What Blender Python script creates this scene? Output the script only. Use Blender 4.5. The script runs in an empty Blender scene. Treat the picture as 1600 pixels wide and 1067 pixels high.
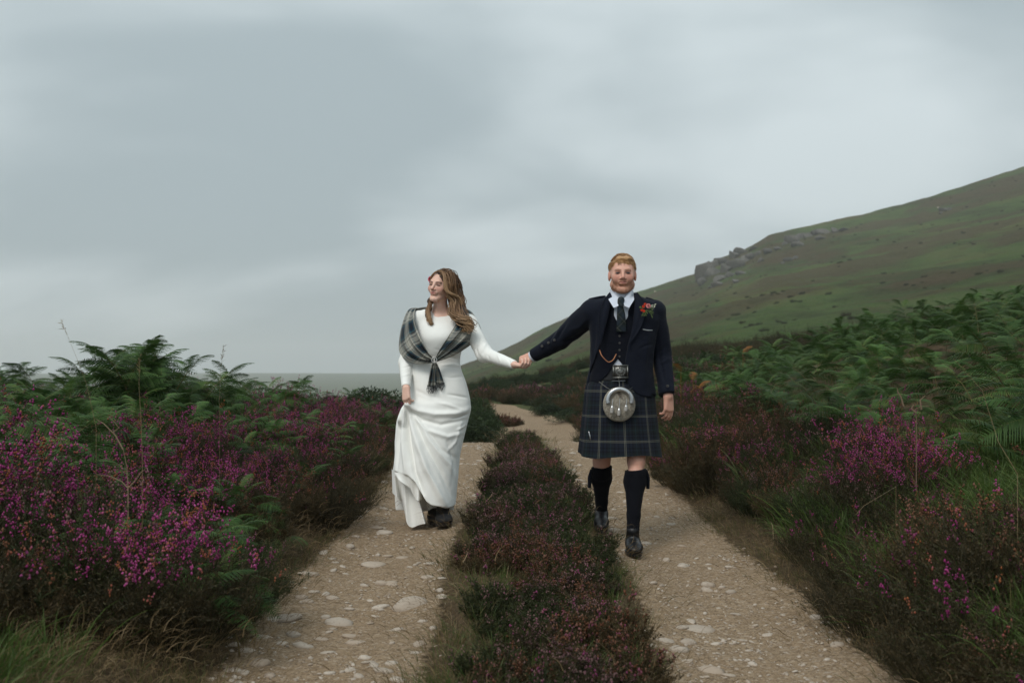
import bpy, math, random
import numpy as np
from mathutils import Vector, Matrix, Euler

R = math.radians
sc = bpy.context.scene
rng = np.random.default_rng(7)
random.seed(7)

# ------------------------------------------------------------------ camera
CAMZ, F, HOR, CX = 1.10, 1556.0, 585.0, 800.0      # eye height, focal length in photo pixels, horizon row
cam_d = bpy.data.cameras.new("camera")
cam = bpy.data.objects.new("camera", cam_d)
sc.collection.objects.link(cam)
cam.location = (0, 0, CAMZ)
cam.rotation_euler = (R(90), 0, 0)
cam_d.sensor_width = 36
cam_d.lens = 35.0
cam_d.shift_y = (HOR - 533.5) / 1600
cam_d.clip_start = 0.05
cam_d.clip_end = 12000
cam_d.dof.use_dof = True
cam_d.dof.focus_distance = 6.15
cam_d.dof.aperture_fstop = 3.5
sc.camera = cam

# ------------------------------------------------------------------ world: overcast sky
SUN_EL, SUN_AZ = R(48), R(200)          # soft light from behind the camera, a little to the left
world = bpy.data.worlds.new("World")
sc.world = world
world.use_nodes = True
wt = world.node_tree
wt.nodes.clear()
def WN(t, **k):
    n = wt.nodes.new(t)
    for a, b in k.items(): setattr(n, a, b)
    return n
wo = WN('ShaderNodeOutputWorld')
bg = WN('ShaderNodeBackground')
bg.inputs['Strength'].default_value = 1.0
sky = WN('ShaderNodeTexSky', sky_type='NISHITA')
sky.sun_disc = False
sky.sun_elevation = SUN_EL
sky.sun_rotation = SUN_AZ
sky.air_density = 1.0; sky.dust_density = 3.0
tc = WN('ShaderNodeTexCoord')
sep = WN('ShaderNodeSeparateXYZ')
wt.links.new(tc.outputs['Generated'], sep.inputs[0])
def WM(op, a, b=None, clamp=False):
    n = WN('ShaderNodeMath', operation=op); n.use_clamp = clamp
    for i, v in enumerate((a, b)):
        if v is None: continue
        if isinstance(v, (int, float)): n.inputs[i].default_value = v
        else: wt.links.new(v, n.inputs[i])
    return n.outputs[0]
den = WM('ADD', WM('MAXIMUM', sep.outputs[2], 0.0), 0.42)
cu = WM('DIVIDE', sep.outputs[0], den)
cv = WM('DIVIDE', sep.outputs[1], den)
comb = WN('ShaderNodeCombineXYZ')
wt.links.new(cu, comb.inputs[0]); wt.links.new(cv, comb.inputs[1])
n1 = WN('ShaderNodeTexNoise'); n1.inputs['Scale'].default_value = 1.55; n1.inputs['Detail'].default_value = 4.5
n1.inputs['Roughness'].default_value = 0.45; n1.inputs['Distortion'].default_value = 0.25
mp = WN('ShaderNodeMapping'); mp.inputs['Location'].default_value = (1.3, 2.35, 0.0); mp.inputs['Scale'].default_value = (0.75, 1.1, 1)
wt.links.new(comb.outputs[0], mp.inputs[0]); wt.links.new(mp.outputs[0], n1.inputs['Vector'])
cr = WN('ShaderNodeValToRGB')
cr.color_ramp.elements[0].position = 0.38; cr.color_ramp.elements[0].color = (0.335, 0.402, 0.428, 1)
cr.color_ramp.elements[1].position = 0.62; cr.color_ramp.elements[1].color = (0.58, 0.65, 0.672, 1)
cr.color_ramp.interpolation = 'EASE'
wt.links.new(n1.outputs[0], cr.inputs[0])
# overcast skies brighten steadily from horizon to zenith
lum = WM('ADD', WM('MULTIPLY', WM('MAXIMUM', sep.outputs[2], 0.0), 0.42), 1.06)
vm = WN('ShaderNodeVectorMath', operation='SCALE')
wt.links.new(cr.outputs[0], vm.inputs[0]); wt.links.new(lum, vm.inputs['Scale'])
# a little of the clear sky behind the cloud
sk = WN('ShaderNodeVectorMath', operation='SCALE'); sk.inputs['Scale'].default_value = 0.05
wt.links.new(sky.outputs[0], sk.inputs[0])
mx = WN('ShaderNodeMix', data_type='RGBA'); mx.inputs['Factor'].default_value = 0.08
wt.links.new(vm.outputs[0], mx.inputs['A']); wt.links.new(sk.outputs[0], mx.inputs['B'])
wt.links.new(mx.outputs['Result'], bg.inputs['Color'])
wt.links.new(bg.outputs[0], wo.inputs['Surface'])

sun_d = bpy.data.lights.new("sun", 'SUN')
sun_d.energy = 1.5; sun_d.angle = R(22); sun_d.color = (1.0, 0.965, 0.91)
sun = bpy.data.objects.new("sun", sun_d); sc.collection.objects.link(sun)
# direction towards the sun
sd = Vector((-0.45, -0.80, 0)).normalized() * math.cos(SUN_EL) + Vector((0, 0, math.sin(SUN_EL)))
sun.rotation_euler = sd.to_track_quat('Z', 'Y').to_euler()
sky.sun_rotation = math.atan2(sd.x, sd.y) % (2 * math.pi)

sc.view_settings.view_transform = 'Standard'
sc.view_settings.look = 'None'
sc.view_settings.exposure = 0.12
sc.view_settings.gamma = 1.0
sc.view_settings.use_curve_mapping = False
sc.cycles.use_denoising = True
sc.cycles.max_bounces = 6
sc.cycles.diffuse_bounces = 3
sc.cycles.glossy_bounces = 2
sc.cycles.transmission_bounces = 3
sc.cycles.volume_bounces = 1
sc.cycles.transparent_max_bounces = 4

# ------------------------------------------------------------------ helpers
COL = sc.collection
def tag(o, label=None, cat=None, group=None, kind=None):
    if label: o['label'] = label
    if cat: o['category'] = cat
    if group: o['group'] = group
    if kind: o['kind'] = kind
    return o
def empty(name, loc=(0, 0, 0), rz=0.0):
    o = bpy.data.objects.new(name, None); COL.objects.link(o)
    o.location = loc; o.rotation_euler = (0, 0, rz); o.empty_display_size = 0.1
    return o
def mesh_np(name, V, F, mat=None, smooth=False, attr=None, uv=None, corner_n=None):
    """V (n,3); F array (m,3) or (m,4) or list of such arrays / lists of tuples."""
    me = bpy.data.meshes.new(name)
    V = np.asarray(V, dtype=np.float32)
    if isinstance(F, np.ndarray): F = [F]
    F = [np.asarray(f, dtype=np.int32) for f in F if len(f)]
    loops = np.concatenate([f.ravel() for f in F])
    sizes = np.concatenate([np.full(len(f), f.shape[1], dtype=np.int32) for f in F])
    starts = np.concatenate([[0], np.cumsum(sizes)[:-1]]).astype(np.int32)
    me.vertices.add(len(V)); me.vertices.foreach_set('co', V.ravel())
    me.loops.add(len(loops)); me.loops.foreach_set('vertex_index', loops)
    me.polygons.add(len(sizes)); me.polygons.foreach_set('loop_start', starts)
    try: me.polygons.foreach_set('loop_total', sizes)
    except Exception: pass
    if smooth: me.polygons.foreach_set('use_smooth', np.ones(len(sizes), dtype=bool))
    if attr:
        for k, a in attr.items():
            a = np.asarray(a, dtype=np.float32)
            if a.ndim == 1:
                at = me.attributes.new(k, 'FLOAT', 'POINT'); at.data.foreach_set('value', a)
            else:
                at = me.attributes.new(k, 'FLOAT_COLOR', 'POINT')
                if a.shape[1] == 3: a = np.concatenate([a, np.ones((len(a), 1), np.float32)], 1)
                at.data.foreach_set('color', a.ravel())
    if uv is not None:
        l = me.uv_layers.new(name='UVMap')
        l.data.foreach_set('uv', np.asarray(uv, dtype=np.float32)[loops].ravel())
    me.update(calc_edges=True); me.validate()
    if mat: me.materials.append(mat)
    return me
def link(name, me, parent=None, loc=None):
    o = bpy.data.objects.new(name, me); COL.objects.link(o)
    if parent: o.parent = parent
    if loc is not None: o.location = loc
    return o
class MB:
    def __init__(s): s.V = []; s.F3 = []; s.F4 = []; s.A = []; s.U = []; s.n = 0
    def add(s, V, F, a=0.0, uv=None):
        V = np.asarray(V, dtype=np.float64); F = np.asarray(F, dtype=np.int64)
        (s.F3 if F.shape[1] == 3 else s.F4).append(F + s.n)
        s.V.append(V); s.n += len(V)
        s.A.append(np.full(len(V), a) if np.isscalar(a) else np.asarray(a))
        s.U.append(np.zeros((len(V), 2)) if uv is None else np.asarray(uv))
    def mesh(s, name, mat, smooth=False):
        F = []
        if s.F3: F.append(np.concatenate(s.F3))
        if s.F4: F.append(np.concatenate(s.F4))
        return mesh_np(name, np.concatenate(s.V), F, mat, smooth, {'tint': np.concatenate(s.A)}, np.concatenate(s.U))
    def build(s, name, mat, parent=None, smooth=False):
        return link(name, s.mesh(name, mat, smooth), parent)

def vnoise(x, y, z=0.0, seed=0):
    """smooth value noise, numpy, returns -1..1"""
    x = np.asarray(x, dtype=np.float64); y = np.asarray(y, dtype=np.float64); z = np.asarray(z, dtype=np.float64) + 0 * x
    xi, yi, zi = np.floor(x), np.floor(y), np.floor(z)
    fx, fy, fz = x - xi, y - yi, z - zi
    fx = fx * fx * (3 - 2 * fx); fy = fy * fy * (3 - 2 * fy); fz = fz * fz * (3 - 2 * fz)
    def h(a, b, c):
        n = (a.astype(np.int64) * 374761393 + b.astype(np.int64) * 668265263 + c.astype(np.int64) * 2147483647 + seed * 1274126177) & 0x7fffffff
        n = ((n ^ (n >> 13)) * 1274126177) & 0x7fffffff
        n = (n ^ (n >> 16)) & 0xffff
        return n / 32767.5 - 1
    r = 0
    for dx in (0, 1):
        for dy in (0, 1):
            for dz in (0, 1):
                w = (fx if dx else 1 - fx) * (fy if dy else 1 - fy) * (fz if dz else 1 - fz)
                r = r + w * h(xi + dx, yi + dy, zi + dz)
    return r
def fbm(x, y, z=0.0, o=4, seed=0):
    r = 0; a = 0.5
    for i in range(o):
        r = r + a * vnoise(x * 2 ** i, y * 2 ** i, np.asarray(z) * 2 ** i, seed + i); a *= 0.5
    return r
def sstep(a, b, x):
    t = np.clip((x - a) / (b - a), 0, 1); return t * t * (3 - 2 * t)

# ------------------------------------------------------------------ materials
class NT:
    def __init__(s, name):
        s.m = bpy.data.materials.new(name); s.m.use_nodes = True
        s.t = s.m.node_tree; s.b = s.t.nodes['Principled BSDF']
    def n(s, t, **k):
        n = s.t.nodes.new(t)
        for a, b in k.items(): setattr(n, a, b)
        return n
    def l(s, a, b): s.t.links.new(a, b)
    def val(s, v, sock):
        if isinstance(v, (int, float)): sock.default_value = v
        elif isinstance(v, (tuple, list)): sock.default_value = (*v, 1) if len(v) == 3 and len(sock.default_value) == 4 else v
        else: s.l(v, sock)
    def math(s, op, a, b=None, c=None, clamp=False):
        n = s.n('ShaderNodeMath', operation=op); n.use_clamp = clamp
        for i, v in enumerate((a, b, c)):
            if v is not None: s.val(v, n.inputs[i])
        return n.outputs[0]
    def noise(s, scale, detail=4, rough=0.5, vec=None, dist=0.0):
        n = s.n('ShaderNodeTexNoise'); n.inputs['Scale'].default_value = scale
        n.inputs['Detail'].default_value = detail; n.inputs['Roughness'].default_value = rough
        n.inputs['Distortion'].default_value = dist
        if vec is not None: s.l(vec, n.inputs['Vector'])
        return n.outputs[0]
    def ramp(s, fac, stops, interp='LINEAR'):
        n = s.n('ShaderNodeValToRGB'); r = n.color_ramp; r.interpolation = interp
        while len(r.elements) < len(stops): r.elements.new(0.5)
        for e, (p, c) in zip(r.elements, stops):
            e.position = p; e.color = (*c, 1) if not isinstance(c, (int, float)) else (c, c, c, 1)
        s.l(fac, n.inputs[0]); return n.outputs[0]
    def mix(s, f, a, b, blend='MIX'):
        n = s.n('ShaderNodeMix', data_type='RGBA', blend_type=blend)
        s.val(f, n.inputs['Factor']); s.val(a, n.inputs['A']); s.val(b, n.inputs['B'])
        return n.outputs['Result']
    def attr(s, name, out='Fac'):
        n = s.n('ShaderNodeAttribute'); n.attribute_name = name; return n.outputs[out]
    def pos(s): return s.n('ShaderNodeNewGeometry').outputs['Position']
    def obj(s): return s.n('ShaderNodeTexCoord').outputs['Object']
    def uv(s): return s.n('ShaderNodeTexCoord').outputs['UV']
    def scale(s, vec, sc3):
        n = s.n('ShaderNodeMapping'); n.inputs['Scale'].default_value = sc3; s.l(vec, n.inputs[0]); return n.outputs[0]
    def bump(s, h, strength=0.5, dist=0.01, nrm=None):
        n = s.n('ShaderNodeBump'); n.inputs['Strength'].default_value = strength; n.inputs['Distance'].default_value = dist
        s.l(h, n.inputs['Height'])
        if nrm is not None: s.l(nrm, n.inputs['Normal'])
        s.l(n.outputs[0], s.b.inputs['Normal']); return n.outputs[0]
    def col(s, c): s.val(c, s.b.inputs['Base Color'])
    def set(s, rough=0.6, spec=0.3, metal=0.0, sheen=0.0):
        s.b.inputs['Roughness'].default_value = rough
        s.b.inputs['Specular IOR Level'].default_value = spec
        s.b.inputs['Metallic'].default_value = metal
        s.b.inputs['Sheen Weight'].default_value = sheen
        return s.m

def leaf_mat(name, stops, rough=0.6, spec=0.2, var=0.35, trans=0.25):
    """colour picked by a per-leaf tint, lightness shifted per plant and over the moor"""
    m = NT(name)
    c = m.ramp(m.attr('tint'), stops)
    oi = m.n('ShaderNodeObjectInfo').outputs['Random']
    p = m.noise(0.7, 2, 0.5, m.pos())
    k = m.math('MULTIPLY_ADD', oi, var, 1 - var * 0.5)
    k = m.math('MULTIPLY', k, m.math('MULTIPLY_ADD', p, 0.8, 0.46))
    v = m.n('ShaderNodeVectorMath', operation='SCALE'); m.l(c, v.inputs[0]); m.l(k, v.inputs['Scale'])
    m.col(v.outputs[0])
    mm = m.set(rough, spec)
    if trans > 0:
        tr = m.n('ShaderNodeBsdfTranslucent'); m.l(v.outputs[0], tr.inputs[0])
        ms = m.n('ShaderNodeMixShader'); ms.inputs[0].default_value = trans
        out = m.t.nodes['Material Output']
        m.l(m.b.outputs[0], ms.inputs[1]); m.l(tr.outputs[0], ms.inputs[2]); m.l(ms.outputs[0], out.inputs['Surface'])
    return mm

M = {}
M['heath_brown'] = leaf_mat('heath_brown', [(0, (.026, .026, .012)), (.45, (.054, .045, .022)), (.75, (.092, .066, .034)), (1, (.078, .086, .032))])
M['heath_rust'] = leaf_mat('heath_rust', [(0, (.036, .030, .014)), (.5, (.082, .060, .028)), (1, (.145, .092, .044))])
M['heath_green'] = leaf_mat('heath_green', [(0, (.022, .030, .012)), (.5, (.045, .055, .020)), (.85, (.07, .078, .028)), (1, (.11, .07, .035))])
M['bloom_magenta'] = leaf_mat('bloom_magenta', [(0, (.21, .028, .11)), (.40, (.42, .06, .23)), (.62, (.54, .13, .34)), (.72, (.36, .12, .10)), (1, (.34, .12, .05))], .7, .1, .3, .3)
M['bloom_dusty'] = leaf_mat('bloom_dusty', [(0, (.13, .07, .07)), (.5, (.24, .13, .13)), (.8, (.32, .20, .18)), (1, (.36, .08, .20))], .7, .1, .3, .3)
M['bloom_rust'] = leaf_mat('bloom_rust', [(0, (.12, .05, .03)), (.5, (.23, .10, .055)), (.8, (.30, .16, .11)), (1, (.30, .07, .16))], .7, .1, .3, .3)
M['fern'] = leaf_mat('fern', [(0, (.024, .058, .015)), (.5, (.052, .112, .027)), (.85, (.095, .165, .042)), (1, (.16, .17, .05))], .55, .18, .6, .28)
M['fern_stem'] = leaf_mat('fern_stem', [(0, (.12, .10, .03)), (1, (.18, .12, .04))], .5, .3, .3, 0)
M['fern_orange'] = leaf_mat('fern_orange', [(0, (.22, .08, .02)), (1, (.30, .14, .04))], .6, .2, .3, .2)
M['gorse'] = leaf_mat('gorse', [(0, (.015, .026, .010)), (.6, (.032, .055, .018)), (1, (.06, .085, .028))], .6, .25, .4, .1)
M['grass'] = leaf_mat('grass', [(0, (.045, .085, .018)), (.6, (.10, .165, .036)), (.9, (.13, .16, .045)), (1, (.22, .18, .08))], .5, .3, .3, .3)
M['grass_low'] = leaf_mat('grass_low', [(0, (.05, .07, .018)), (.5, (.11, .12, .04)), (1, (.22, .17, .08))], .6, .2, .3, .3)
M['straw'] = leaf_mat('straw', [(0, (.13, .085, .038)), (.6, (.24, .165, .08)), (1, (.40, .30, .17))], .6, .3, .3, .2)
M['twig'] = leaf_mat('twig', [(0, (.11, .075, .048)), (1, (.23, .165, .11))], .8, .1, .2, 0)

def stone_mat(name, a, b, lich):
    m = NT(name)
    p = m.pos()
    n = m.noise(9, 6, .65, p); n2 = m.noise(60, 4, .6, p); n3 = m.noise(2.3, 3, .5, p)
    oi = m.n('ShaderNodeObjectInfo').outputs['Random']
    c = m.mix(m.math('MULTIPLY_ADD', oi, .6, m.math('MULTIPLY', n, .5), clamp=True), a, b)
    c = m.mix(m.ramp(n2, [(.55, 0.), (.75, .6)]), c, (.16, .13, .11))
    c = m.mix(m.ramp(n3, [(.5, 0.), (.62, .7)]), c, lich)
    m.col(c); m.bump(m.math('ADD', n, m.math('MULTIPLY', n2, .4)), .5, .02)
    return m.set(.85, .2)
M['stone'] = stone_mat('stone', (.31, .25, .195), (.52, .45, .375), (.35, .27, .20))
M['crag'] = stone_mat('crag', (.060, .056, .050), (.15, .14, .128), (.040, .048, .025))

# ------------------------------------------------------------------ the land
GY = np.array([-4, 0, 4.5, 8, 11, 12.2, 13.2, 17, 22, 28, 34, 45, 60, 100, 4000])
GZ = np.array([0, 0, 0.0, .157, .255, .272, .24, -.15, -.12, .02, .10, .2, .0, -.5, -.5])
def g_prof(Y):
    y = np.asarray(Y, dtype=float)
    r = 0
    for d in (-.4, -.2, 0, .2, .4): r = r + np.interp(y + d, GY, GZ)
    return r / 5
# track edges (left rut outer, left rut inner, right rut inner, right rut outer) along Y
TY = np.array([-4, 3.5, 5.4, 7.0, 9.5, 12.0, 14.5, 17.0, 21.0, 25.0, 28.5, 31.0, 34.0, 60])
T0 = np.array([-1.15, -1.13, -1.17, -1.10, -1.16, -1.1, -.9, -.46, -.44, -.45, -.50, -1.0, -2.4, -16])
T1 = np.array([-.30, -.30, -.33, -.27, -.17, -.06, .25, .38, .36, .36, .05, -.45, -1.9, -15.5])
T2 = np.array([.55, .55, .60, .57, .46, .31, .26, .38, .36, .36, .05, -.45, -1.9, -15.5])
T3 = np.array([1.46, 1.46, 1.40, 1.36, 1.36, 1.30, 1.2, 1.2, 1.5, 1.35, .60, .05, -1.4, -15])
def edges(Y):
    Y = np.asarray(Y, dtype=float)
    w = .05 * fbm(Y * 1.3, Y * 0 + 3.1, o=3, seed=5); w2 = .06 * fbm(Y * 1.1, Y * 0 + 8.1, o=3, seed=9)
    w3 = .05 * fbm(Y * 1.7, Y * 0 + 1.7, o=3, seed=11)
    return np.interp(Y, TY, T0) + w, np.interp(Y, TY, T1) + w2, np.interp(Y, TY, T2) + w3, np.interp(Y, TY, T3) - w
def H(X, Y, fine=True):
    X = np.asarray(X, dtype=float); Y = np.asarray(Y, dtype=float)
    e0, e1, e2, e3 = edges(Y)
    z = g_prof(Y)
    near = 1 - sstep(30, 70, Y)
    b0, b3 = np.where(Y > 22, -.4, e0), np.where(Y > 22, 1.3, e3)
    tl = np.maximum(0, b0 - X); tr = np.maximum(0, X - b3)
    lb = .14 * sstep(0, .35, tl) + .22 * sstep(.2, 2.2, tl) + .10 * sstep(2, 6, tl)
    lb = lb * (1 - sstep(11, 22, Y) * .6)
    rb = .10 * sstep(0, .35, tr) + .33 * np.clip(tr - .25, 0, 3.4) + .12 * np.maximum(0, np.minimum(tr, 60) - 3.65)
    z = z + lb * near + rb * (1 - sstep(60, 140, Y))
    # the left side falls away into the valley, the far moor rises again
    drop = sstep(13, 40, Y) * sstep(.5, 7, tl) * 2.2 + sstep(35, 700, Y) * 19 * sstep(-40, 60, -X + 30) 
    z = z - drop
    z = z + sstep(60, 500, Y) * -1.5
    moor = sstep(700, 2550, Y)
    z = z * (1 - moor) + moor * (4.0 + 2.2 * fbm(X / 700, Y / 900, o=3, seed=3))
    z = z - sstep(2600, 4000, Y) * 60
    # heather mound behind the bend
    z = z + .72 * np.exp(-((X - 1.6) / 3.2) ** 2 - ((Y - 44) / 7.5) ** 2)
    # centre strip and rut shape
    strip = sstep(0, .12, X - e1) * sstep(0, .12, e2 - X)
    z = z + .05 * strip
    rut = sstep(0, .3, X - e0) * sstep(0, .3, e1 - X) + sstep(0, .3, X - e2) * sstep(0, .3, e3 - X)
    z = z - .03 * rut * near
    z = z + .05 * fbm(X * .8, Y * .8, o=2, seed=21) * near * (1 - rut * .7) * (1 - .6 * strip)
    if fine: z = z + .014 * fbm(X * 7, Y * 7, o=3, seed=22) * near
    z = z + .35 * fbm(X / 9, Y / 9, o=3, seed=23) * sstep(18, 45, Y)
    return z
def grow(start, first, ratio, end):
    a = [start]; s = first
    while a[-1] < end: a.append(a[-1] + s); s *= ratio
    return a
def hit(px, py, lift=0.0):
    """where the view ray of a photo pixel meets the land"""
    Y = np.arange(1.5, 60, .02); x = (px - CX) / F * Y; z = CAMZ - (py - HOR) / F * Y
    k = np.nonzero(z <= H(x, Y, False) + lift)[0]
    k = k[0] if len(k) else len(Y) - 1
    return float(x[k]), float(Y[k])

gm = NT('moor_earth')
p = gm.pos()
trk = gm.attr('track')
nA = gm.noise(2.2, 5, .6, p); nB = gm.noise(26, 5, .65, p); nC = gm.noise(140, 3, .7, p)
vor = gm.n('ShaderNodeTexVoronoi'); vor.inputs['Scale'].default_value = 75; gm.l(p, vor.inputs['Vector'])
vor2 = gm.n('ShaderNodeTexVoronoi'); vor2.inputs['Scale'].default_value = 130; gm.l(p, vor2.inputs['Vector'])
sand = gm.ramp(nB, [(.25, (.19, .130, .078)), (.5, (.305, .222, .142)), (.75, (.40, .30, .20))])
sand = gm.mix(gm.ramp(nA, [(.35, 0.), (.65, .5)]), sand, (.28, .195, .12))
vs = gm.n('ShaderNodeSeparateColor'); gm.l(vor.outputs['Color'], vs.inputs[0])
vs2 = gm.n('ShaderNodeSeparateColor'); gm.l(vor2.outputs['Color'], vs2.inputs[0])
sand = gm.mix(gm.ramp(vs.outputs[0], [(.78, 0.), (.90, .45)]), sand, (.47, .385, .30))
sand = gm.mix(gm.ramp(vs2.outputs[0], [(.72, 0.), (.85, .6)]), sand, (.13, .09, .06))
soil = gm.ramp(nB, [(.3, (.045, .032, .018)), (.55, (.10, .07, .04)), (.8, (.17, .125, .07))])
far = gm.ramp(gm.noise(.05, 6, .6, p), [(.35, (.060, .055, .028)), (.5, (.055, .075, .028)), (.65, (.085, .10, .040))])
dst = gm.n('ShaderNodeSeparateXYZ'); gm.l(p, dst.inputs[0])
soil = gm.mix(gm.ramp(gm.math('DIVIDE', dst.outputs[1], 100.0), [(.15, 0.), (.35, 1.)]), soil, far)
edge = gm.math('ADD', trk, gm.math('MULTIPLY', gm.math('SUBTRACT', nB, .5), .9))
c = gm.mix(gm.ramp(edge, [(.35, 0.), (.6, 1.)]), soil, sand)
gm.col(c)
hh = gm.math('ADD', gm.math('MULTIPLY', nB, .8), gm.math('MULTIPLY', gm.math('SUBTRACT', 1.0, vor.outputs['Distance']), .35))
hh = gm.math('ADD', hh, gm.math('MULTIPLY', nC, .3))
gm.bump(hh, .9, .02)
M['earth'] = gm.set(.95, .1)

def trackmask(X, Y):
    e0, e1, e2, e3 = edges(Y)
    a = sstep(-.10, .16, X - e0) * sstep(-.10, .16, e1 - X)
    b = sstep(-.10, .16, X - e2) * sstep(-.10, .16, e3 - X)
    c = sstep(-.10, .16, X - e0) * sstep(-.10, .16, e3 - X) * (e2 - e1 < .12)
    return np.clip(np.maximum(np.maximum(a, b), c), 0, 1)

ys = [-3.0]
s_ = .05
ysl = list(np.arange(-3, 1.5, .25)) + list(np.arange(1.5, 14, .045)) + grow(14, .05, 1.035, 4200)
ysl = np.array(ysl)
# across: banks, ruts and strip share columns whose edges follow the track
left_off = np.array(grow(0, .035, 1.055, 3600))[::-1]
right_off = np.array(grow(0, .035, 1.055, 3600))
nr, ns = 18, 18
cols = []
E0, E1, E2, E3 = edges(ysl)
E1b = np.maximum(E1, E0 + .05); E2b = np.maximum(E2, E1b + .004); E3b = np.maximum(E3, E2b + .05)
def sheet(name, Xg, label_kind='structure'):
    Yg = np.repeat(ysl[:, None], Xg.shape[1], 1)
    Zg = H(Xg, Yg)
    n, m_ = Xg.shape
    V = np.stack([Xg, Yg, Zg], -1).reshape(-1, 3)
    i = np.arange(n * m_).reshape(n, m_)
    Fq = np.stack([i[:-1, :-1], i[:-1, 1:], i[1:, 1:], i[1:, :-1]], -1).reshape(-1, 4)
    me = mesh_np(name, V, Fq, M['earth'], True, {'track': trackmask(V[:, 0], V[:, 1])})
    o = link(name, me); o['kind'] = 'structure'; return o
lin = lambda a, b, k: a[:, None] + (b - a)[:, None] * np.linspace(0, 1, k)[None]
sheet('moor_ground', E0[:, None] - left_off[None])
left_track = sheet('dirt_track', lin(E0, E1b, nr))
sheet('verge_ground', lin(E1b, E2b, ns))
right_track = sheet('dirt_track', lin(E2b, E3b, nr))
sheet('moor_ground', E3[:, None] * 0 + E3b[:, None] + right_off[None])

# ------------------------------------------------------------------ the hill
SPX = np.array([560, 640, 690, 722, 760, 800, 850, 900, 1000, 1040, 1090, 1105, 1130, 1165, 1200, 1300, 1400, 1500, 1600, 1750, 2100])
SPY = np.array([690, 625, 588, 572, 557.5, 541, 513, 492, 455, 441, 426, 413, 402, 388, 367, 345, 322, 291, 259, 222, 170])
def hill_z(a, Y):
    px = CX + a * F
    e = (HOR - np.interp(px, SPX, SPY)) / F
    Yr = 430.0
    eb = (H(a * 60, Y * 0 + 60.0, False) - .6 - CAMZ) / 60
    s = np.clip((Y - 60) / (Yr - 60), 0, 1) ** .62
    E = eb + (e - eb) * s
    z = CAMZ + Y * E
    zr = CAMZ + Yr * e
    back = np.clip(Y - Yr, 0, 1e9)
    z = np.where(Y > Yr, zr - back * .25 - back ** 2 * .0006, z)
    fade = sstep(60, 120, Y)
    z = z + fade * (1.9 * fbm(a * Y / 38, Y / 60, o=3, seed=31) + .9 * fbm(a * Y / 9, Y / 16, o=3, seed=32) + .45 * fbm(a * Y / 3, Y / 4, o=2, seed=34)) * (1 - .45 * sstep(400, 430, Y))
    return z
aa = np.linspace(-.13, .85, 640)
yy = np.concatenate([np.linspace(60, 430, 330), np.linspace(432, 640, 40)])
A_, Y_ = np.meshgrid(aa, yy)
Z_ = hill_z(A_, Y_)
V = np.stack([A_ * Y_, Y_, Z_], -1).reshape(-1, 3)
i = np.arange(A_.size).reshape(A_.shape)
Fq = np.stack([i[:-1, :-1], i[:-1, 1:], i[1:, 1:], i[1:, :-1]], -1).reshape(-1, 4)
hm = NT('hill_grass')
p = hm.pos()
def hs(v, s): return hm.scale(v, s)
n1_ = hm.noise(.018, 6, .6, hs(p, (1.4, .8, 2.2))); n2_ = hm.noise(.16, 6, .65, hs(p, (1, .6, 1.5))); n3_ = hm.noise(1.2, 5, .7, p)
n4_ = hm.noise(.035, 4, .55, hs(p, (.45, .8, 1.8)), dist=.8)
c = hm.ramp(n1_, [(.38, (.078, .070, .029)), (.45, (.062, .088, .030)), (.54, (.092, .148, .042)), (.64, (.135, .152, .052))])
c = hm.mix(hm.ramp(n4_, [(.47, 0.), (.56, .8)]), c, (.098, .070, .038))
c = hm.mix(hm.ramp(n2_, [(.52, 0.), (.70, .6)]), c, (.036, .046, .018))
c = hm.mix(hm.ramp(n3_, [(.45, 0.), (.75, .55)]), c, (.12, .118, .050))
c = hm.mix(hm.ramp(n3_, [(.25, .6), (.45, 0.)]), c, (.022, .026, .012))
hm.col(c); hm.bump(hm.math('ADD', hm.math('MULTIPLY', n3_, .7), n2_), 1.0, 2.4)
hill = link('hill', mesh_np('hill', V, Fq, hm.set(.95, .05), True)); hill['kind'] = 'structure'

# ------------------------------------------------------------------ haze
hz_m = bpy.data.materials.new('haze'); hz_m.use_nodes = True
t = hz_m.node_tree; t.nodes.clear()
ho = t.nodes.new('ShaderNodeOutputMaterial'); pv = t.nodes.new('ShaderNodeVolumePrincipled')
pv.inputs['Color'].default_value = (1, 1, 1, 1); pv.inputs['Density'].default_value = .00040
pv.inputs['Anisotropy'].default_value = 0.1
t.links.new(pv.outputs[0], ho.inputs['Volume'])
x0, x1, y0, y1, z0, z1 = -3900, 3900, -60, 4500, -90, 135
V = [(x, y, z) for x in (x0, x1) for y in (y0, y1) for z in (z0, z1)]
Fq = np.array([[0, 1, 3, 2], [4, 6, 7, 5], [0, 4, 5, 1], [2, 3, 7, 6], [0, 2, 6, 4], [1, 5, 7, 3]])
haze = link('haze', mesh_np('haze', V, Fq, hz_m)); haze['kind'] = 'stuff'
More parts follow.
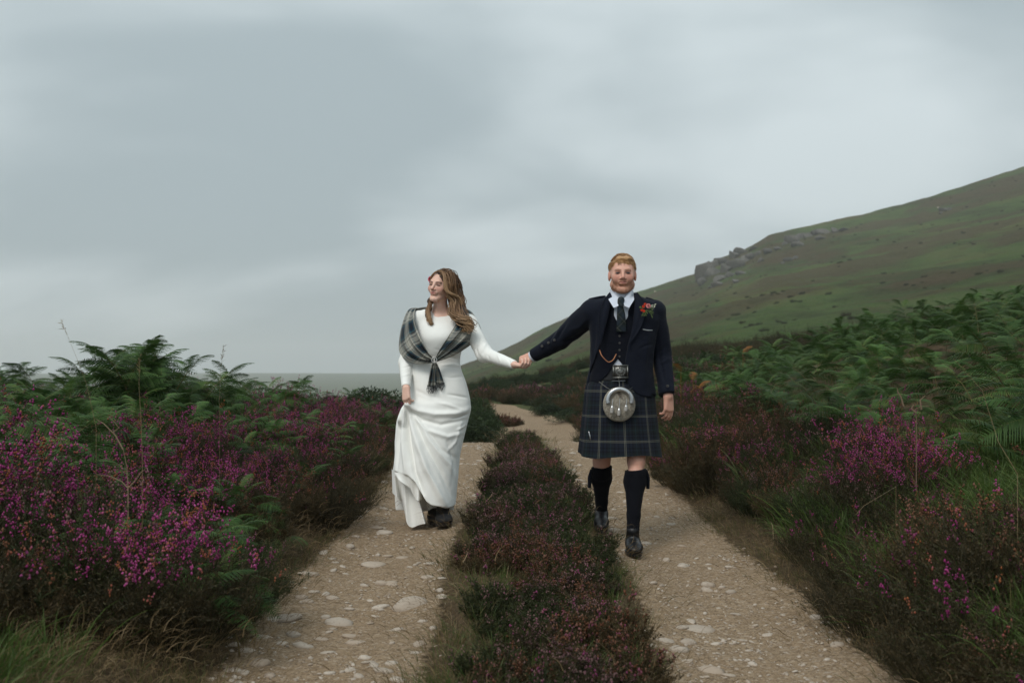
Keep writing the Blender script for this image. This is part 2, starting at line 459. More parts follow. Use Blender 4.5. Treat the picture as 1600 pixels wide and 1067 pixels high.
# ------------------------------------------------------------------ plants: shared meshes
def unit(v): return v / (np.linalg.norm(v, axis=-1, keepdims=True) + 1e-9)
def blades(P, D, L, W, tint, droop=0.0, r=None, seg=1):
    """many thin pointed leaves at once. P base, D direction, L length, W width -> V, F, A"""
    n = len(P)
    up = np.array([0, 0, 1.0])
    side = unit(np.cross(D, unit(r.normal(size=(n, 3)))))
    L = np.broadcast_to(L, n)[:, None]; W = np.broadcast_to(W, n)[:, None]
    if seg == 1:
        a = P - side * W * .35; b = P + D * L * .45 + side * W * .5; c = P + D * L - up * droop * L; d = P + D * L * .45 - side * W * .5
        V = np.stack([a, b, c, d], 1).reshape(-1, 3)
        F = np.arange(4 * n).reshape(n, 4)
        return V, F, np.repeat(tint, 4)
    rows = []
    for k in range(seg + 1):
        t = k / seg
        c = P + D * L * t - up * (droop * L * t * t)
        w = W * .5 * (1 - t) ** .6 if k < seg else W * .02
        rows += [c - side * w, c + side * w]
    V = np.stack(rows, 1).reshape(-1, 3)
    b = (np.arange(n) * 2 * (seg + 1))[:, None]
    F = np.concatenate([b + np.array([2 * k, 2 * k + 1, 2 * k + 3, 2 * k + 2]) for k in range(seg)])
    return V, F, np.repeat(tint, 2 * (seg + 1))
def octas(P, S, tint, r, stretch=1.0):
    n = len(P)
    base = np.array([[1, 0, 0], [-1, 0, 0], [0, 1, 0], [0, -1, 0], [0, 0, stretch], [0, 0, -stretch]])
    V = P[:, None] + base[None] * S[:, None, None] * (1 + .3 * r.normal(size=(n, 6, 1)))
    f = np.array([[0, 2, 4], [2, 1, 4], [1, 3, 4], [3, 0, 4], [2, 0, 5], [1, 2, 5], [3, 1, 5], [0, 3, 5]])
    F = (np.arange(n) * 6)[:, None, None] + f[None]
    return V.reshape(-1, 3), F.reshape(-1, 3), np.repeat(tint, 6)
def heather_meshes(seed, rad, hgt, nst, bloom=.6, spread=.55):
    """foliage mesh, blossom mesh"""
    r = np.random.default_rng(seed)
    fol, blo = MB(), MB()
    a = r.uniform(0, 2 * np.pi, nst); q = np.sqrt(r.uniform(0, 1, nst))
    base = np.stack([np.cos(a) * q * rad * .75, np.sin(a) * q * rad * .75, np.zeros(nst)], 1)
    out = np.stack([np.cos(a), np.sin(a), np.zeros(nst)], 1)
    D = unit(out * (q * spread)[:, None] + r.normal(size=(nst, 3)) * .16 + np.array([0, 0, 1.0]))
    lobes = 1 + .22 * np.sin(a * 3 + seed) + .12 * np.sin(a * 5 + seed * 2)
    L = hgt * (r.uniform(.55, 1.0, nst) + .22 * (r.uniform(size=nst) < .12)) * (1 - .30 * q) * lobes
    # main stems
    V, F_, A = blades(base, D, L, .0045, r.uniform(0, .4, nst), .12, r, 2); fol.add(V, F_, A)
    # side shoots, placed on the upper stems
    ks = 7
    PP = np.repeat(base, ks, 0); DD = np.repeat(D, ks, 0); LL = np.repeat(L, ks)
    t = r.uniform(.35, .95, len(PP)); S0 = PP + DD * (LL * t)[:, None] - np.array([0, 0, 1]) * (.12 * LL * t * t)[:, None]
    SD = unit(DD + r.normal(size=S0.shape) * .42 + np.array([0, 0, .25])); SL = LL * r.uniform(.14, .30, len(PP))
    V, F_, A = blades(S0, SD, SL, .0035, r.uniform(0, .5, len(S0)), .1, r); fol.add(V, F_, A)
    # needles in tight tufts along shoots
    kn = 7
    P2 = np.repeat(S0, kn, 0); D2 = np.repeat(SD, kn, 0); L2 = np.repeat(SL, kn); tt = r.uniform(.05, 1, len(P2))
    N0 = P2 + D2 * (L2 * tt)[:, None]
    ND = unit(D2 * .7 + r.normal(size=N0.shape) * .55 + np.array([0, 0, .15]))
    tint = np.clip(np.repeat(np.repeat(r.uniform(.1, 1, nst), ks), kn) * .5 + r.uniform(0, .5, len(N0)), 0, 1)
    V, F_, A = blades(N0, ND, r.uniform(.010, .021, len(N0)), r.uniform(.0028, .0052, len(N0)), tint, .1, r); fol.add(V, F_, A)
    # bells round the shoot tips
    top = (r.uniform(size=len(S0)) < bloom * 1.7 * np.clip((t - .3) * 1.6, 0, 1) * sstep(.42, .72, S0[:, 2] / hgt))
    kb = 8
    P3 = np.repeat(S0[top] + SD[top] * (SL[top] * 1.0)[:, None], kb, 0); D3 = np.repeat(SD[top], kb, 0)
    P3 = P3 - D3 * (r.uniform(-.015, .045, len(P3)))[:, None] + r.normal(size=P3.shape) * .0060
    tb = np.clip(np.repeat(r.uniform(0, 1, top.sum()), kb) + r.normal(size=len(P3)) * .08, 0, 1)
    V, F_, A = octas(P3, r.uniform(.0028, .0052, len(P3)), tb, r, 1.3); blo.add(V, F_, A)
    return fol, blo
def frond_mb(seed, L=.36, n=24, lobes=True):
    """one pinna of bracken: a curved midrib with paired lobed leaflets, lying along +X, drooping"""
    r = np.random.default_rng(seed)
    mb = MB()
    t = np.linspace(.05, 1, n)
    dro = r.uniform(.10, .30) * L
    mid = lambda t: np.stack([L * t, .05 * L * np.sin(t * 3 + seed), -dro * t * t + .03 * np.sin(t * 2.5)], -1)
    tint0 = r.uniform(.2, .8)
    for sgn in (-1, 1):
        tj = t + r.uniform(-.008, .008, n)
        P = mid(tj)
        ln = L * .34 * (np.sin(np.pi * np.clip(tj * .86 + .14, 0, 1)) ** .75) * r.uniform(.88, 1.08, n) + .006
        D = unit(np.stack([np.full(n, .38), np.full(n, sgn * 1.0), r.uniform(-.30, .02, n)], 1))
        Wd = L * .9 / n * .84
        # each leaflet: 3 quads narrowing, with notches
        side = unit(np.cross(D, np.array([0, 0, 1.0])))
        side = side * sgn
        rows = []; K = 4
        for k in range(K + 1):
            u = k / K
            c = P + D * (ln * u)[:, None] - np.array([0, 0, 1]) * (ln * .25 * u * u)[:, None]
            w = Wd * .5 * (1 - u ** 1.6) * (1.12 if k % 2 else .62) + .0006
            lift = np.array([0, 0, 1]) * .12 * w
            rows += [c - side * w + lift, c + side * w + lift]
        V = np.stack(rows, 1).reshape(-1, 3)
        b = (np.arange(n) * 2 * (K + 1))[:, None]
        Fq = np.concatenate([b + np.array([2 * k, 2 * k + 1, 2 * k + 3, 2 * k + 2]) for k in range(K)])
        A = np.repeat(np.clip(tint0 + r.normal(size=n) * .1, 0, .95), 2 * (K + 1))
        mb.add(V, Fq, A)
    # midrib
    tt = np.linspace(0, 1, 8); C = mid(tt); w = np.linspace(.0022, .0008, 8)[:, None]
    V = np.concatenate([C + np.array([0, 1, 0]) * w, C + np.array([0, 0, 1]) * w * 1.4, C - np.array([0, 1, 0]) * w])
    Fq = [[k, k + 1, k + 9, k + 8] for k in range(7)] + [[k + 8, k + 9, k + 17, k + 16] for k in range(7)]
    mb.add(V, Fq, .97)
    return mb
def tube_mb(mb, pts, rad, ns=5, tint=.5, uvs=False, closed=False, cap=True):
    pts = np.asarray(pts, float); n = len(pts)
    rad = np.broadcast_to(rad, n)
    T = np.gradient(pts, axis=0); T = unit(T)
    up = np.array([0, 0, 1.0]) if abs(T[0][2]) < .9 else np.array([1.0, 0, 0])
    N = []
    u = unit(np.cross(T[0], up)[None])[0]
    for k in range(n):
        u = u - T[k] * np.dot(u, T[k]); u = u / (np.linalg.norm(u) + 1e-9); N.append(u.copy())
    N = np.array(N); B = np.cross(T, N)
    a = np.linspace(0, 2 * np.pi, ns, endpoint=False)
    V = pts[:, None] + (N[:, None] * np.cos(a)[None, :, None] + B[:, None] * np.sin(a)[None, :, None]) * rad[:, None, None]
    i = np.arange(n * ns).reshape(n, ns); j = np.roll(i, -1, 1)
    Fq = np.stack([i[:-1], j[:-1], j[1:], i[1:]], -1).reshape(-1, 4)
    V = V.reshape(-1, 3)
    s = np.linspace(0, 1, n)
    UV = np.stack([np.tile(np.arange(ns) / ns, n), np.repeat(s, ns)], 1)
    A = np.broadcast_to(tint, n) if not np.isscalar(tint) else np.full(n, tint)
    mb.add(V, Fq, np.repeat(A, ns), UV)
    if cap:
        for k, rev in ((0, True), (n - 1, False)):
            idx = list(range(k * ns, k * ns + ns))
            # fan
            c = pts[k]
            Vc = np.concatenate([V[idx], [c]]); f = [[q, (q + 1) % ns, ns] for q in range(ns)]
            if rev: f = [x[::-1] for x in f]
            mb.add(Vc, f, float(A[k]))
# bracken plants: (stem mesh, list of (frond mesh index, matrix))
FR = [frond_mb(100 + k, .27).mesh('frond', M['fern']) for k in range(6)]
FRO = [frond_mb(120 + k, .15, 14).mesh('frond', M['fern_orange']) for k in range(2)]
def bracken_layout(seed):
    r = np.random.default_rng(seed)
    h = r.uniform(.42, .62); lean = r.uniform(0, 2 * np.pi); lx = .16 * math.cos(lean); ly = .16 * math.sin(lean)
    ax = lambda t: Vector((lx * t * t * 1.8, ly * t * t * 1.8, h * (t - .12 * t ** 3)))
    pts = [ax(t) for t in np.linspace(0, 1, 7)]
    fr = []
    lv = [.50, .62, .74, .85, .94]
    a0 = r.uniform(0, 6.28)
    for k, t in enumerate(lv):
        for s in (0, math.pi):
            az = a0 + s + k * .35 + r.normal() * .25
            sc_ = (1.08 - .52 * (k / 4)) * r.uniform(.85, 1.12)
            tilt = R(r.uniform(-16, 16)) + k * .14
            m = Matrix.Translation(ax(t)) @ Matrix.Rotation(az, 4, 'Z') @ Matrix.Rotation(-tilt, 4, 'Y') @ Matrix.Rotation(r.normal() * .35, 4, 'X') @ Matrix.Scale(sc_, 4)
            fr.append((int(r.integers(0, len(FR))), m))
    m = Matrix.Translation(ax(1.0)) @ Matrix.Rotation(lean, 4, 'Z') @ Matrix.Rotation(-R(30), 4, 'Y') @ Matrix.Scale(.62, 4)
    fr.append((0, m))
    mb = MB(); tube_mb(mb, np.array([list(q) for q in pts]), np.linspace(.0045, .0015, 7), 4, .5)
    return mb, fr
BR = []
for k in range(7):
    mb, fr = bracken_layout(300 + k)
    stem = mb.mesh('stem', M['fern_stem'])
    BR.append((stem, fr))
def merged_bracken(k):
    stem, fr = BR[k]
    Vs, Fs, As, n = [], [], [], 0
    for idx, m in fr:
        me = FR[idx]
        v = np.empty(len(me.vertices) * 3, np.float32); me.vertices.foreach_get('co', v); v = v.reshape(-1, 3)
        mm = np.array(m); v = v @ mm[:3, :3].T + mm[:3, 3]
        f = np.empty(len(me.loops), np.int32); me.loops.foreach_get('vertex_index', f)
        a = np.empty(len(me.vertices), np.float32); me.attributes['tint'].data.foreach_get('value', a)
        Vs.append(v); Fs.append(f.reshape(-1, 4) + n); As.append(a); n += len(v)
    return mesh_np('bracken', np.concatenate(Vs), np.concatenate(Fs), M['fern'], False, {'tint': np.concatenate(As)})
BRM = [merged_bracken(k) for k in range(7)]

# heather kinds -> (foliage mesh, blossom mesh)
HK = {}
def kind(nm, fm, bm, n, rad, hgt, nst, bloom, spread=.55):
    HK[nm] = []
    for k in range(n):
        f, b = heather_meshes(hash_(nm) + k * 17, rad, hgt, nst, bloom, spread)
        HK[nm].append((f.mesh('foliage', M[fm]), b.mesh('blossom', M[bm])))
def hash_(s): return sum(ord(c) * (i + 3) for i, c in enumerate(s)) % 9973
kind('magenta', 'heath_brown', 'bloom_magenta', 5, .29, .47, 250, .60, .8)
kind('sparse', 'heath_brown', 'bloom_magenta', 4, .30, .42, 250, .14, .85)
kind('green', 'heath_green', 'bloom_dusty', 3, .28, .40, 250, .14, .85)
kind('rust', 'heath_rust', 'bloom_rust', 4, .29, .38, 250, .34, .85)
kind('low', 'heath_brown', 'bloom_dusty', 4, .20, .19, 210, .22, .75)
kind('lowrust', 'heath_rust', 'bloom_rust', 2, .19, .17, 190, .35, .75)
kind('lowgreen', 'heath_green', 'bloom_dusty', 3, .20, .19, 210, .10, .75)

def gorse_mesh(seed, rad=.6, hgt=.75):
    r = np.random.default_rng(seed); mb = MB()
    nb = 34
    a = r.uniform(0, 6.28, nb); q = np.sqrt(r.uniform(0, 1, nb))
    C = np.stack([np.cos(a) * q * rad * .75, np.sin(a) * q * rad * .75, hgt * (.25 + .5 * r.uniform(size=nb) * (1.2 - q))], 1)
    for c in C:
        n = 260; d = unit(r.normal(size=(n, 3)) + np.array([0, 0, .35])); P = c + d * (r.uniform(.6, 1, n) ** .5 * .19)[:, None]
        P[:, 2] = np.maximum(P[:, 2], .01)
        V, F_, A = blades(P, unit(d + r.normal(size=d.shape) * .5), r.uniform(.03, .075, n), r.uniform(.010, .020, n), np.clip(r.uniform(0, 1) * .5 + r.uniform(0, .5, n), 0, 1), .1, r)
        mb.add(V, F_, A)
    for k in range(9):
        aa_ = r.uniform(0, 6.28); tube_mb(mb, [(0, 0, 0), (.15 * math.cos(aa_), .15 * math.sin(aa_), hgt * .35), (.32 * math.cos(aa_), .32 * math.sin(aa_), hgt * .62)], [.014, .009, .004], 4, 0.)
    return mb.mesh('foliage', M['gorse'])
GO = [gorse_mesh(700 + k) for k in range(4)]
def tuft_mesh(name, mat, seed, n, L0, L1, W, spread, droop):
    r = np.random.default_rng(seed)
    a = r.uniform(0, 6.28, n); q = r.uniform(0, 1, n)
    P = np.stack([np.cos(a) * q * spread * .25, np.sin(a) * q * spread * .25, -.01 + 0 * a], 1)
    D = unit(np.stack([np.cos(a) * q * spread, np.sin(a) * q * spread, np.ones(n)], 1) + r.normal(size=(n, 3)) * .12)
    V, F_, A = blades(P, D, r.uniform(L0, L1, n), r.uniform(.6, 1.2, n) * W, np.clip(r.normal(size=n) * .25 + .5, 0, 1), droop, r, 5)
    mb = MB(); mb.add(V, F_, A); return mb.mesh(name, mat)
TL = [tuft_mesh('long_tuft', M['grass'], 800 + k, 46, .24, .52, .0052, .75, .45) for k in range(4)]
TS = [tuft_mesh('short_tuft', M['grass_low'], 820 + k, 46, .05, .14, .0032, 1.0, .35) for k in range(4)]
TD = [tuft_mesh('dry_tuft', M['straw'], 840 + k, 34, .07, .20, .0030, 1.6, .75) for k in range(4)]

# ------------------------------------------------------------------ scatter as one stuff object (geometry nodes)
def scatter(name, meshes, P, rot, scl, idx, stem=None):
    """P (n,3) points; rot (n,3) euler; scl (n,); idx int (n,) which of the meshes"""
    me = bpy.data.meshes.new(name); n = len(P)
    me.vertices.add(n); me.vertices.foreach_set('co', np.asarray(P, np.float32).ravel())
    at = me.attributes.new('rot', 'FLOAT_VECTOR', 'POINT'); at.data.foreach_set('vector', np.asarray(rot, np.float32).ravel())
    at = me.attributes.new('scl', 'FLOAT', 'POINT'); at.data.foreach_set('value', np.asarray(scl, np.float32))
    at = me.attributes.new('pick', 'INT', 'POINT'); at.data.foreach_set('value', np.asarray(idx, np.int32))
    c = bpy.data.collections.new(name + '_kinds')
    for k, m in enumerate(meshes):
        o = bpy.data.objects.new('%s_kind_%02d' % (name, k), m); c.objects.link(o)
    ng = bpy.data.node_groups.new(name, 'GeometryNodeTree')
    ng.interface.new_socket('Geometry', in_out='INPUT', socket_type='NodeSocketGeometry')
    ng.interface.new_socket('Geometry', in_out='OUTPUT', socket_type='NodeSocketGeometry')
    N = ng.nodes; gi = N.new('NodeGroupInput'); go = N.new('NodeGroupOutput')
    ci = N.new('GeometryNodeCollectionInfo'); ci.inputs['Collection'].default_value = c
    ci.inputs['Separate Children'].default_value = True; ci.inputs['Reset Children'].default_value = True
    ip = N.new('GeometryNodeInstanceOnPoints'); ip.inputs['Pick Instance'].default_value = True
    def na(nm, ty):
        a = N.new('GeometryNodeInputNamedAttribute'); a.data_type = ty; a.inputs['Name'].default_value = nm; return a.outputs['Attribute']
    L = ng.links
    e2r = N.new('FunctionNodeEulerToRotation'); L.new(na('rot', 'FLOAT_VECTOR'), e2r.inputs[0])
    L.new(gi.outputs[0], ip.inputs['Points']); L.new(ci.outputs[0], ip.inputs['Instance'])
    L.new(na('pick', 'INT'), ip.inputs['Instance Index']); L.new(e2r.outputs[0], ip.inputs['Rotation']); L.new(na('scl', 'FLOAT'), ip.inputs['Scale'])
    L.new(ip.outputs[0], go.inputs[0])
    o = link(name, me); md = o.modifiers.new('scatter', 'NODES'); md.node_group = ng
    o['kind'] = 'stuff'
    return o
def rrot(r, n, tilt=.12): return np.stack([r.normal(size=n) * tilt, r.normal(size=n) * tilt, r.uniform(0, 6.28, n)], 1)
def visible(X, Y, m=.08): return np.abs(X) < (800 / F + m) * Y + .35

# ------------------------------------------------------------------ heather placement
r = np.random.default_rng(42)
pts = []          # x, y, kind, zone, scale
def poisson(x0, x1, y0, y1, d, fn, tries):
    out = []; cell = {}
    for _ in range(tries):
        x = r.uniform(x0, x1); y = r.uniform(y0, y1)
        v = fn(x, y)
        if v is None: continue
        dd = d * v
        k = (int(x / d), int(y / d)); ok = True
        for a in range(k[0] - 2, k[0] + 3):
            for b in range(k[1] - 2, k[1] + 3):
                for (u, w) in cell.get((a, b), ()):
                    if (u - x) ** 2 + (w - y) ** 2 < dd * dd: ok = False; break
                if not ok: break
            if not ok: break
        if ok: cell.setdefault(k, []).append((x, y)); out.append((x, y))
    return out
_ey = np.arange(-4, 80, .02); _et = np.array(edges(_ey)).T
def ED(y): return _et[int((y + 4) / .02)].tolist()
def f_left(x, y):
    e = ED(y)[0]; t_ = e - x
    if t_ < .11 or not visible(x, y): return None
    if y < 4.3 and t_ < .95 - .25 * (y - 2.2): return None
    if y > 4.9 and t_ > 1.25 + .25 * math.sin(y * 2) and y < 11.5: return 1.9 if r.uniform() < .4 else None
    if t_ > 5: return None
    return 1 + max(0, y - 9) * .05
for x, y in poisson(-5, -.9, 1.9, 17, .30, f_left, 5000):
    t_ = ED(y)[0] - x
    u = r.uniform()
    mag = fbm(np.array([x * 1.1]), np.array([y * .8]), seed=61)[0]
    if y < 4.6:
        k = 'magenta' if (t_ > .5 and u < .62) else ('rust' if u < .70 else 'sparse' if u < .6 else 'green')
        s = 1.18 * (.80 + .20 * float(sstep(.1, .9, np.array(t_))))
    else:
        k = 'magenta' if (mag > -.08 and t_ > .35 and u < .60) else ('rust' if u < .4 else 'sparse' if u < .75 else 'green')
        s = (.80 + .14 * float(sstep(.1, .9, np.array(t_)))) * (1 - .14 * float(sstep(8.5, 11, np.array(y))))
    if t_ < .4 and k == 'magenta': k = 'sparse'
    pts.append((x, y, k, 'L', s * r.uniform(.85, 1.15)))
def f_right(x, y):
    e = ED(y)[3]; t_ = x - e
    if t_ < .08 or not visible(x, y): return None
    if t_ > (1.7 if y < 4.4 else 1.15 if y < 13 else .8): return None
    if y < 6.4 and t_ > .75 and y > 4.4: return 1.7 if r.uniform() < .35 else None
    return 1 + max(0, y - 9) * .04
for x, y in poisson(1, 4, 2.2, 24, .29, f_right, 4000):
    t_ = x - ED(y)[3]; u = r.uniform()
    if y < 4.3: k = 'rust' if u < .45 else 'sparse' if u < .93 else 'green'; s = 1.12
    elif y < 8: k = 'rust' if u < .5 else 'green' if u < .72 else 'sparse'; s = .88
    else: k = 'rust' if u < .60 else 'sparse' if u < .8 else 'green'; s = .95
    if r.uniform() < .03: k = 'magenta'
    pts.append((x, y, k, 'R', s * (.78 + .22 * float(sstep(.1, .6, np.array(t_)))) * r.uniform(.85, 1.15)))
for px, py in ((170, 850), (215, 840), (262, 850)):
    Y = 3.85; x = (px - CX) / F * Y; pts.append((x, Y + r.uniform(-.12, .05), 'magenta', 'L', 1.0))
for px, py, s in ((1390, 742, 1.0), (1352, 735, .85), (1430, 722, .9), (1375, 700, 1.0), (1415, 690, .9), (1385, 670, .9)):
    x, y = hit(px, py + 60, .05); pts.append((x, y, 'magenta', 'RM', s * .95))
for px, py, s in ((1128, 600, 1.25), (1150, 590, 1.2), (1165, 575, 1.2), (1105, 640, 1.0), (1140, 625, 1.1)):
    Y = 8.0; x = (px - CX) / F * Y; pts.append((x, Y + r.uniform(-.3, .3), 'rust' if s > 1.15 else 'sparse', 'RD', s))
def f_strip(x, y):
    e = ED(y)
    lo = e[1] + .17 + .06 * (y < 5) - .04 * (y > 8); hi = e[2] - .18
    if x < lo or x > hi: return None
    return 1.0
for x, y in poisson(-.5, .9, 2.4, 13.2, .150, f_strip, 7000):
    u = .5 + .9 * float(fbm(np.array([x * 2.2]), np.array([y * 1.4]), seed=66)[0]) + r.normal() * .15; k = 'low' if .46 < u < .66 else 'lowgreen' if u < .46 else 'lowrust'
    if x < ED(y)[1] + .34 and r.uniform() < .35: continue
    pts.append((x, y, k, 'C', r.uniform(.70, 1.05)))
# clump in the far bend
for k in range(7):
    pts.append((.0 + r.normal() * .16, 24.2 + r.normal() * .9, 'lowrust', 'F', 1.1))
# past the crest beside the track
far_gorse = []
def f_far(x, y):
    e = ED(y)
    if e[0] - .42 < x < e[3] + .48 or not visible(x, y, .02): return None
    if x > e[3] + 3.0 or x < e[0] - 4: return None
    return 1.0
for x, y in poisson(-9, 9, 17, 36, .62, f_far, 2500):
    if r.uniform() < .45: far_gorse.append((x, y)); continue
    u = r.uniform(); pts.append((x, y, 'rust' if u < .55 else 'sparse' if u < .8 else 'green', 'F', r.uniform(1.3, 1.8)))

ZL = {
 ('L', 0): ('on the near left bank', 'heather on the near left bank'),
 ('L', 1): ('on the left bank short of the bride', 'heather on the middle left bank'),
 ('L', 2): ('on the left bank beyond the bride', 'heather on the far left bank'),
 ('R', 0): ('low on the near right bank', 'heather on the near right bank'),
 ('R', 1): ('on the right bank beside the groom', 'heather on the middle right bank'),
 ('R', 2): ('on the right bank beyond the groom', 'heather on the far right bank'),
 ('RM', 0): ('beside the long grass on the right bank', 'vivid heather patch on the right bank'),
 ('RD', 0): ('in the tall clump beside the right bracken', 'tall heather clump by the bracken'),
 ('C', 0): ('on the nearest stretch of the middle strip', 'heather on the near strip between the ruts'),
 ('C', 1): ('on the middle strip just before the couple', 'heather on the middle strip between the ruts'),
 ('C', 2): ('on the middle strip behind the couple', 'heather on the far strip between the ruts'),
 ('F', 0): ('beside the far bend of the track', 'heather by the far bend'),
}
KN = {'magenta': 'heather in full magenta bloom', 'sparse': 'brown heather with few purple bells', 'green': 'dark green heather bush',
      'rust': 'rusty heather with orange seed heads', 'low': 'low brown heather', 'lowrust': 'low rust coloured heather', 'lowgreen': 'low green heather'}
def zone_band(z, y):
    if z in ('RM', 'RD', 'F'): return 0
    if z == 'C': return 0 if y < 5.2 else 1 if y < 7.6 else 2
    return 0 if y < 4.6 else 1 if y < 6.6 else 2
pts.sort(key=lambda q: q[1] / (2.2 if q[3] == 'RM' else 1))
def heather_thing(x, y, k, z, s):
    fm, bm = HK[k][int(r.integers(0, len(HK[k])))]
    o = empty('heather_bush', (x, y, float(H(x, y, False)) - .02), r.uniform(0, 6.28)); o.scale = (s, s, s * r.uniform(.9, 1.1))
    f = link('foliage', fm, o); b = link('blossom', bm, o)
    lb, gr = ZL[(z, zone_band(z, y))]
    e_ = ED(y); t_ = (e_[0] - x) if z == 'L' else (x - e_[3]) if z[0] == 'R' else 0
    if z == 'C': lb = {'on the nearest': 'close to', 'on the middle strip just': 'just', 'on the middle strip behind': 'behind'} and lb + (', by the left rut' if x < (e_[1] + e_[2]) / 2 - .1 else ', by the right rut' if x > (e_[1] + e_[2]) / 2 + .1 else '')
    elif z in ('L', 'R'): lb = lb + (', rut side' if t_ < .45 else ', set back' if t_ < 1.1 else ', well back')
    tag(o, ('tall ' if s > 1.12 else '') + KN[k] + ' ' + lb, 'heather', gr)
LABW = 16
near_p = pts[:296]; rest = pts[296:]
for q in near_p: heather_thing(*q)
print('heather', len(pts), 'stuff', len(rest))
if rest:
    names = []; meshes = []
    for k in HK:
        for fm, bm in HK[k][:2]:
            meshes += [fm, bm]; names.append(k)
    P, RO, S, I = [], [], [], []
    for x, y, k, z, s in rest:
        cand = [i for i, nme in enumerate(names) if nme == k]; i = cand[int(r.integers(0, len(cand)))]
        ro = (0, 0, r.uniform(0, 6.28)); zz = float(H(x, y, False)) - .02
        for j in (0, 1): P.append((x, y, zz)); RO.append(ro); S.append(s); I.append(i * 2 + j)
    o = scatter('heather_cover', meshes, P, RO, S, I)
# ------------------------------------------------------------------ bracken placement
bp = []
def f_bl(x, y):
    t_ = ED(y)[0] - x
    if not visible(x, y, .05): return None
    if y > 4.7 and t_ > 1.05 + .3 * math.sin(y * 2.1) and y < 11.5: return 1.0 + max(0, y - 8) * .06
    return None
for x, y in poisson(-8.5, -1.9, 4.7, 11.6, .27, f_bl, 8000): bp.append((x, y, 'L', r.uniform(.78, 1.08)))
def f_bl2(x, y):
    t_ = ED(y)[0] - x
    if not visible(x, y, .02): return None
    if .8 < t_ < 5 and 11.5 < y < 18: return 1.6 if fbm(np.array([x * .7]), np.array([y * .5]), seed=71)[0] > -.1 else None
    return None
for x, y in poisson(-8.5, -1.8, 11.5, 18, .40, f_bl2, 1500): bp.append((x, y, 'L2', r.uniform(.7, .95)))
# hump of ferns that breaks the skyline
for k in range(22): q_ = r.normal() * .30; bp.append((-3.42 + q_, 9.1 + r.normal() * .25, 'LH', 1.72 - .9 * abs(q_) - r.uniform(0, .15)))
for px, py, s in ((300, 705, .85), (375, 768, .8), (330, 690, .8), (250, 660, .85), (420, 640, .75), (210, 700, .8), (60, 640, 1.), (130, 620, 1.), (470, 600, .7), (150, 700, .8), (90, 710, .75), (400, 720, .7), (440, 650, .75), (350, 650, .85), (230, 730, .7), (20, 690, .85), (290, 650, .9),):
    Y = {705: 4.3, 768: 3.9, 690: 4.7, 660: 5.0, 640: 5.6, 680: 6.4, 700: 4.4, 620: 5.6, 600: 8.0, 650: 5.4, 720: 4.2, 730: 4.1, 710: 4.0}[py]
    bp.append(((px - CX) / F * Y, Y, 'LN', s))
for px_, Y_q in ((455, 8.2), (500, 8.6), (535, 9.0), (560, 9.6), (470, 9.4), (600, 10.6), (420, 7.2), (515, 7.6), (440, 6.4), (585, 11.2)): bp.append(((px_ - CX) / F * Y_q, Y_q, 'LN', .72))
def f_br(x, y):
    t_ = x - ED(y)[3]
    if not visible(x, y, .05): return None
    if y > 4.5 and t_ > .95 + .2 * math.sin(y * 1.7) + (.25 if y < 7 else 0) + (.5 if y < 5.4 else 0) and y < 26 and t_ < 12:
        return 1.0 + max(0, y - 9) * .055
    return None
for x, y in poisson(2, 15, 4.5, 26, .28, f_br, 30000): bp.append((x, y, 'R', r.uniform(.8, 1.1)))
bp.sort(key=lambda q: q[1])
BZ = {'L': ('on the left bank behind the purple heather', 'bracken on the left bank'),
      'L2': ('beyond the crest on the left, before the gorse', 'bracken beyond the left crest'),
      'LH': ('in the tall hump that breaks the left skyline', 'bracken in the left hump'),
      'LN': ('growing through the magenta heather on the left', 'bracken among the left heather'),
      'R0': ('along the lower edge of the slope on the right', 'bracken along the lower right slope'),
      'R': ('on the fern slope behind the groom', 'bracken on the right slope')}
def bracken_thing(x, y, z, s, parts_):
    k = int(r.integers(0, len(BR))); stem, fr = BR[k]
    zz = float(H(x, y, False)) - .02
    zone = 'R0' if (z == 'R' and y < 8) else z
    rz = r.uniform(0, 6.28)
    if parts_:
        o = empty('bracken_fern', (x, y, zz), rz)
        link('stem', stem, o)
        for idx, m in fr:
            f = link('frond', FR[idx], o); f.matrix_local = m
    else:
        o = link('bracken_fern', BRM[k], None, (x, y, zz)); o.rotation_euler = (r.normal() * .08, r.normal() * .08, rz)
        link('stem', stem, o)
    o.scale = (s, s, s)
    lb, gr = BZ[zone]
    e_ = ED(y); t_ = (e_[0] - x) if x < 0 else (x - e_[3])
    sz = 'tall ' if s > 1.0 else 'short ' if s < .86 else ''
    if zone in ('L', 'R'): lb += ', against the skyline' if (x < 0 and y > 9.6) else ', next to the heather' if t_ < 1.9 else ', high up' if x > 0 and t_ > 4 else ''
    tag(o, sz + 'green bracken ' + lb, 'fern', gr)
bn = [q for q in bp if q[2] in ('LN', 'LH')] + [q for q in bp if q[2] not in ('LN', 'LH')]
for i_, q in enumerate(bn[:298]): bracken_thing(*q, i_ < 120)
brest = bn[298:]
print('bracken', len(bn), 'stuff', len(brest))
if brest:
    n = len(brest)
    P = [(x, y, float(H(x, y, False)) - .02) for x, y, _, _ in brest]
    scatter('bracken_cover', BRM, P, rrot(r, n, .1), [q[3] for q in brest], r.integers(0, 7, n))
